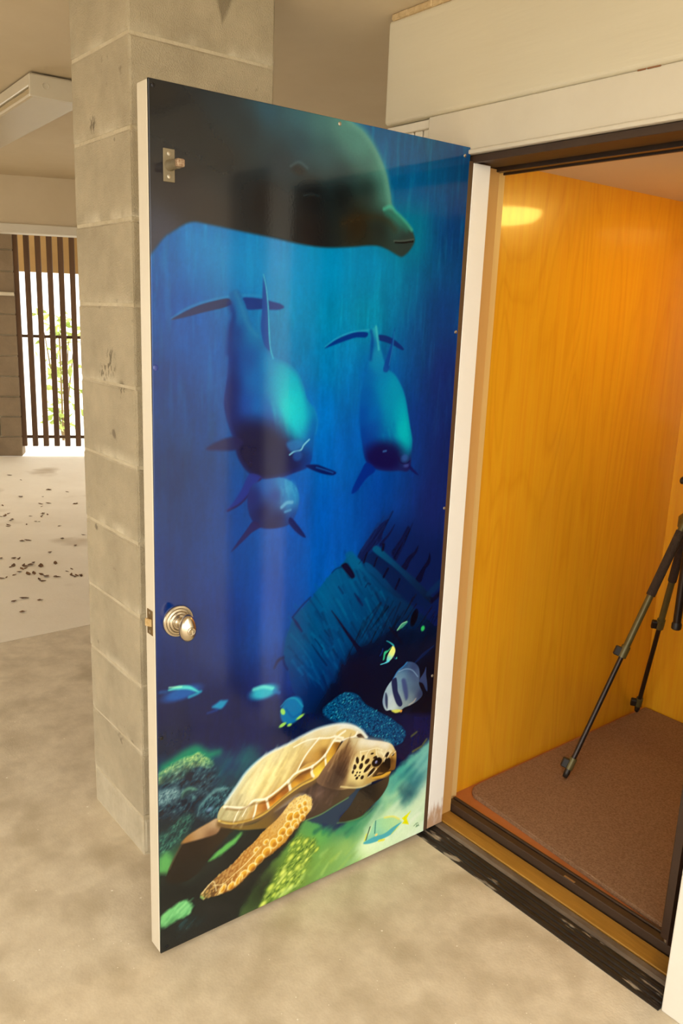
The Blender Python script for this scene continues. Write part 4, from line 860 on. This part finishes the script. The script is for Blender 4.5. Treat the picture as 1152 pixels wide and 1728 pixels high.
# folding gate stacked against the far jamb
gt = empty('folding_gate', (.70, .155, .044)); tag(gt, 'dark brown folding gate stacked at the edge of the doorway', 'gate')
box('lead_post', (-.012, -.014, .012), (.012, .016, 1.84), M['gate'], gt, .004, 2)
lathe('roller', (0, 0, -.001), (0, 0, 1), [(.006, 0), (.007, .006), (.005, .014)], M['zinc'], gt, 12)
for k in range(5):
    bm = bmesh.new(); x0 = .014+k*.016; y0, y1 = (-.03, .075) if k % 2 == 0 else (.075, -.03)
    v = [bm.verts.new(p) for p in ((x0, y0, .015), (x0+.016, y1, .015), (x0+.016, y1, 1.835), (x0, y0, 1.835))]
    f = bm.faces.new(v); e = bmesh.ops.extrude_face_region(bm, geom=[f])
    bmesh.ops.translate(bm, verts=[x for x in e['geom'] if isinstance(x, bmesh.types.BMVert)], vec=(.004, 0, 0)); bmesh.ops.recalc_face_normals(bm, faces=bm.faces)
    obj('gate_panel', bm, M['gate'], gt)

# ------------------------------------------------------------------ tripod
AP = Vector((.20, .938, .90)); FT = [Vector((.094, .552,   .056)), Vector((-.046, 1.190,   .056)), Vector((.560, 1.02,   .056))]
tp = empty('tripod', (AP.x, AP.y, .048)); tag(tp, 'olive and black camera tripod standing on the carpet', 'tripod')
B0 = Vector((AP.x, AP.y, .048))
def loc(v): return v-B0
for F in FT:
    d = (F-AP); h = Vector((d.x, d.y, 0)).normalized(); A = AP+h*.028; d = (F-A); L = d.length; d.normalize()
    pt = lambda t: loc(A+d*(L*t))
    leg = tube('leg', pt(.20), pt(.52), .0112, M['olive'], tp)
    tube('foam_grip', pt(.03), pt(.28), .0145, M['foam'], leg); tube('lower_tube', pt(.50), pt(.95), .0085, M['tube'], leg)
    tube('hinge_cap', pt(-.02), pt(.05), .012, M['olive'], leg)
    side = d.cross(Vector((0, 0, 1))).normalized()
    outw = (h*.8+Vector((-.5, -.5, 0))).normalized()
    for t in (.50, .945):
        tube('clamp', pt(t-.022), pt(t+.022), .0145 if t < .6 else .0125, M['olive'], leg)
        c = pt(t+.006)
        bm = bmesh.new(); x, y, z = frame_of(d); o2 = Vector((-.75, -.62, .1)).normalized(); o2 = (o2-d*o2.dot(d)).normalized(); s2 = d.cross(o2)
        add_box(bm, (-.009, .008, -.016), (.009, .030, .016), .003, 1)
        mx = Matrix((s2, o2, d)).transposed().to_4x4(); bm.transform(Matrix.Translation(c) @ mx)
        obj('clamp_lever', bm, M['blackplastic'], leg)
    bm = bmesh.new(); add_lathe(bm, pt(.955), d, [(.008, 0), (.0095, .012), (.0105, .026), (.008, L*.045)], 14); obj('rubber_foot', bm, M['blackplastic'], leg, True)
cc = tube('center_column', loc(Vector((AP.x, AP.y, .535))), loc(Vector((AP.x, AP.y, 1.04))), .0135, M['tube'], tp)
lathe('column_cap', loc(Vector((AP.x, AP.y, .530))), (0, 0, 1), [(.012, 0), (.0165, .004), (.0165, .02), (.0135, .026)], M['blackplastic'], cc, 18)
lathe('spider_hub', loc(Vector((AP.x, AP.y, .872))), (0, 0, 1), [(.026, 0), (.040, .012), (.040, .045), (.026, .06)], M['olive'], tp, 18)
hdp = box('tripod_head', (-.028, -.028, .985), (.028, .028, 1.06), M['blackplastic'], tp, .006, 2)
box('camera_plate', (-.04, -.03, 1.062), (.04, .03, 1.075), M['blackplastic'], hdp, .003, 1)
pan = tube('pan_handle', (-.02, 0, .986), (-.045, -.004, .986), .005, M['tube'], tp)
lathe('handle_knob', (-.034, -.003, .986), (-1, -.1, 0), [(.008, 0), (.0125, .005), (.0125, .014), (.009, .018)], M['blackplastic'], pan, 16)

# ------------------------------------------------------------------ door with the mural
DW, DH = .8542, 1.9104
door = empty('door_1', (0, 0, .02), -.0116); tag(door, 'open door covered with a glossy printed undersea mural of dolphins and a turtle', 'door', kind='structure')
box('door_slab', (-.049, -DW-.001, .0), (-.005, -.001, DH-.001), M['slab'], door, .0015, 1)
PAN = paint_mural()
NXY = MNX*MNY
co = np.empty((MNY, MNX, 3), np.float32); co[..., 0] = 0.0
co[..., 1] = -DW+UU/MW*DW; co[..., 2] = DH-VV/MH*DH
idx = np.arange(NXY).reshape(MNY, MNX)
qd = np.stack([idx[1:, :-1], idx[1:, 1:], idx[:-1, 1:], idx[:-1, :-1]], -1).reshape(-1, 4)
back = np.array([[-.005, -DW, DH], [-.005, 0, DH], [-.005, 0, 0], [-.005, -DW, 0]], np.float32)
allv = np.vstack([co.reshape(-1, 3), back])
a, b_, c_, d_ = idx[0, 0], idx[0, -1], idx[-1, -1], idx[-1, 0]
rim = []
for (edge, p, q2) in ((idx[0, :], NXY, NXY+1), (idx[:, -1], NXY+1, NXY+2), (idx[-1, ::-1], NXY+2, NXY+3), (idx[::-1, 0], NXY+3, NXY)):
    rim.append(list(edge)+[q2, p])
nq = len(qd); loops = np.concatenate([qd.reshape(-1)]+[np.array(x) for x in rim]+[np.array([NXY, NXY+3, NXY+2, NXY+1])])
tot = np.concatenate([np.full(nq, 4), [len(x) for x in rim], [4]]); start = np.concatenate([[0], np.cumsum(tot)[:-1]])
me = bpy.data.meshes.new('mural_panel')
me.vertices.add(len(allv)); me.vertices.foreach_set('co', allv.reshape(-1))
me.loops.add(len(loops)); me.loops.foreach_set('vertex_index', loops.astype(np.int32))
me.polygons.add(len(tot)); me.polygons.foreach_set('loop_start', start.astype(np.int32))
me.update(calc_edges=True); me.validate()
s = np.clip(PAN, 0, 1); linc = np.where(s <= .04045, s/12.92, ((s+.055)/1.055)**2.4)
linc = np.minimum(linc*np.array([.88, .95, 1.02]), .96)      # ink densities of the print
ca = me.color_attributes.new('print', 'FLOAT_COLOR', 'POINT')
buf = np.ones((len(allv), 4), np.float32); buf[:NXY, :3] = linc.reshape(-1, 3); buf[NXY:, :3] = .03
ca.data.foreach_set('color', buf.reshape(-1))
pm = bpy.data.materials.new('glossy_print'); pm.use_nodes = True; N = pm.node_tree.nodes; L = pm.node_tree.links; b = N['Principled BSDF']
at = N.new('ShaderNodeAttribute'); at.attribute_name = 'print'
L.new(at.outputs['Color'], b.inputs['Base Color'])
b.inputs['Roughness'].default_value = .6; b.inputs['Specular IOR Level'].default_value = 0.0
b.inputs['Coat Weight'].default_value = 1.0; b.inputs['Coat Roughness'].default_value = .075; b.inputs['Coat IOR'].default_value = 1.5
n = N.new('ShaderNodeTexNoise'); n.inputs['Scale'].default_value = 170; tc = N.new('ShaderNodeTexCoord'); L.new(tc.outputs['Object'], n.inputs['Vector'])
n.inputs['Detail'].default_value = 3
bp = N.new('ShaderNodeBump'); bp.inputs['Strength'].default_value = .012; bp.inputs['Distance'].default_value = .004; L.new(n.outputs[0], bp.inputs['Height']); L.new(bp.outputs[0], b.inputs['Coat Normal'])
mp_ = obj('mural_panel', me, pm, door); mp_['label'] = 'glossy printed panel of dolphins, wreck and sea turtle'

def screw(y, z, m, r=.0042):
    o = lathe('screw', (0, y, z), (1, 0, 0), [(r, 0), (r, .0012), (r*.7, .002), (r*.25, .002), (r*.2, .0008)], m, door, 14); return o
for (y, z) in ((-.845, 1.899), (-.4077, 1.901), (-.0196, 1.889), (-.0098, 1.465), (-.0068, .9968), (-.0086, .5052), (-.8455, .563), (-.8377, .0112)):
    screw(y, z, M['zinc'] if y > -.8 else M['screw_dark'])
screw(-.8475, 1.380, M['screw_blue'], .006)

bl = box('bolt_plate', (0, -.8265, 1.733), (.0025, -.8025, 1.793), M['steel'], door, .0006, 1)
bl['label'] = 'small steel plate of the upper bolt'
for z in (1.784, 1.743): lathe('plate_screw', (.0025, -.8150, z), (1, 0, 0), [(.0040, 0), (.0040, .0008), (.002, .0014)], M['zinc'], bl, 12)
lathe('bolt_stem', (.0025, -.8130, 1.763), (1, 0, 0), [(.0105, 0), (.0105, .004), (.0092, .006), (.0092, .036)], M['steel'], bl, 16)
bt = bmesh.new(); add_box(bt, (.0385, -.8215, 1.7555), (.050, -.8045, 1.7705), .003, 2); obj('bolt_tip', bt, M['tip'], bl)

KY, KZ = -.8030, .833
rs = lathe('knob_rosette', (0, KY, KZ), (1, 0, 0), [(.0360, 0), (.0360, .003), (.0345, .0052), (.0315, .0056), (.0308, .0040), (.0298, .0042), (.0285, .0072), (.0255, .0080), (.0248, .0064), (.0238, .0068), (.0222, .0098), (.0196, .0106), (.0188, .0090), (.0178, .0094), (.0165, .0125), (.0125, .0135), (.0105, .0160), (.0100, .026), (.0100, .030)], M['nickel'], door, 40)
bm = bmesh.new(); bmesh.ops.create_uvsphere(bm, u_segments=32, v_segments=20, radius=1.0)
for v in bm.verts:
    x, y, z = v.co; s = 1-.10*z
    v.co = Vector((.0465+x*.0175*s, KY+y*.0195*s, KZ+z*.0305-.002))
kn = obj('door_knob', bm, M['nickel'], door, True); kn['label'] = 'egg shaped satin nickel knob'
lathe('button_ring', (.0600, KY, KZ-.004), (1, 0, 0), [(.0090, 0), (.0090, .0058), (.0078, .0066), (.0064, .0064), (.0060, .0040)], M['nickel'], kn, 20)
bt = bmesh.new(); add_box(bt, (.0625, KY-.0022, KZ-.0095), (.0705, KY+.0022, KZ+.0015), .0008, 1); obj('turn_button', bt, M['nickel'], kn)

lt = box('latch_plate', (-.040, -DW-.0022, .803), (-.014, -DW-.0008, .860), M['oldbrass'], door, .0003, 1)
for z in (.810, .853): lathe('latch_screw', (-.027, -DW-.0022, z), (0, -1, 0), [(.0035, 0), (.0035, .0006), (.002, .001)], M['zinc'], lt, 10)
bm = bmesh.new(); vs = [bm.verts.new(p) for p in ((-.034, -DW-.002, .823), (-.034, -DW-.010, .823), (-.018, -DW-.002, .823), (-.034, -DW-.002, .840), (-.034, -DW-.010, .840), (-.018, -DW-.002, .840))]
for f in ((0, 1, 2), (5, 4, 3), (0, 3, 4, 1), (1, 4, 5, 2), (2, 5, 3, 0)): bm.faces.new([vs[i] for i in f])
bmesh.ops.recalc_face_normals(bm, faces=bm.faces); obj('latch_bolt', bm, M['brass'], lt)
for z in (.22, .95, 1.70):
    hg = lathe('hinge', (-.052, .001, z-.05), (0, 0, 1), [(.006, 0), (.006, .1)], M['steel'], door, 12)

# ------------------------------------------------------------------ ceiling light
fl = empty('fluorescent_light', (-1.575, -.443, 2.29), math.radians(177.4)); tag(fl, 'long white fluorescent fixture mounted on the ceiling beyond the pillar', 'light fixture')
box('housing', (0, -.098, -.045), (1.25, .098, -.006), M['fixture'], fl, .003, 1)
bm = bmesh.new(); add_box(bm, (.008, -.094, -.078), (1.242, .094, -.046), .010, 2); obj('diffuser', bm, M['diffuser'], fl)
ec = box('end_cap', (-.004, -.101, -.080), (.008, .101, -.010), M['fixture'], fl, .002, 1)
lathe('knockout', (-.004, .046, -.042), (-1, 0, 0), [(.0125, 0), (.0125, .002), (.0105, .002), (.0100, .0002)], M['fixture'], ec, 18)
box('end_cap', (1.242, -.101, -.080), (1.254, .101, -.010), M['fixture'], fl, .002, 1)

# ------------------------------------------------------------------ dead leaves
LV = [(-6.02, 0.62), (-5.76, 0.64), (-5.25, 0.71), (-5.03, 0.58), (-5.11, 0.81), (-5.1, 0.43), (-4.87, 0.22), (-4.79, 0.48), (-4.7, 0.46), (-4.78, 0.54), (-4.67, 0.72), (-4.44, 0.29), (-4.49, 0.4), (-4.43, 0.41), (-4.39, 0.35), (-4.27, 0.27), (-4.22, 0.19), (-4.59, 0.18), (-4.53, 0.11), (-4.38, 0.13), (-4.26, 0.08), (-4.07, 0.37), (-3.81, 0.03), (-3.74, 0.27), (-3.76, 0.42), (-3.54, 0.28), (-3.47, 0.09), (-3.43, -0.11), (-3.49, -0.2), (-3.31, -0.18), (-3.29, -0.2), (-3.26, -0.12), (-3.27, -0.09), (-3.22, -0.05), (-3.23, 0.04), (-3.07, 0.08), (-3.22, -0.16), (-3.17, -0.19), (-3.13, -0.23), (-3.11, -0.28), (-3.1, -0.31), (-3.11, -0.16), (-3.1, -0.13), (-3.01, -0.09), (-2.98, -0.14), (-2.94, 0.04), (-2.94, 0.06), (-2.92, 0.08), (-2.97, -0.04), (-2.71, -0.31), (-2.64, -0.25), (-2.69, -0.37), (-2.51, -0.38)]
rl = random.Random(21)
protos = []
for (x, y) in LV:
    for j in range(1 if rl.random() < .6 else 2):
        if len(protos) < 4:
            bm = bmesh.new(); L_ = rl.uniform(.018, .032); w = L_*rl.uniform(.4, .6)
            pr = [(-L_, 0, .001), (-L_*.4, w, .006), (L_*.4, w*.8, .004), (L_, 0, .010), (L_*.4, -w*.8, .007), (-L_*.4, -w, .003)]
            vs = [bm.verts.new(p) for p in pr]; c = bm.verts.new((0, 0, .0015)); c2 = [bm.verts.new((p[0], p[1], p[2]+.001)) for p in pr]; cc2 = bm.verts.new((0, 0, .0025))
            for i in range(6):
                bm.faces.new((c, vs[(i+1) % 6], vs[i])); bm.faces.new((cc2, c2[i], c2[(i+1) % 6])); bm.faces.new((vs[i], vs[(i+1) % 6], c2[(i+1) % 6], c2[i]))
            o = obj('dead_leaf', bm, M['leaf']); protos.append(o)
        else:
            o = protos[rl.randrange(4)].copy(); COL.objects.link(o)
        zf = -.001 if x < -2.17 else 0.0
        o.location = (x+rl.uniform(-.04, .04)*j, y+rl.uniform(-.04, .04)*j, zf); o.rotation_euler = (0, 0, rl.uniform(0, 6.28)); sc = rl.uniform(.45, 1.05); o.scale = (sc, sc, sc)
        tag(o, 'small dry brown leaf lying on the pale concrete', 'leaf', 'dead leaves on the far slab')
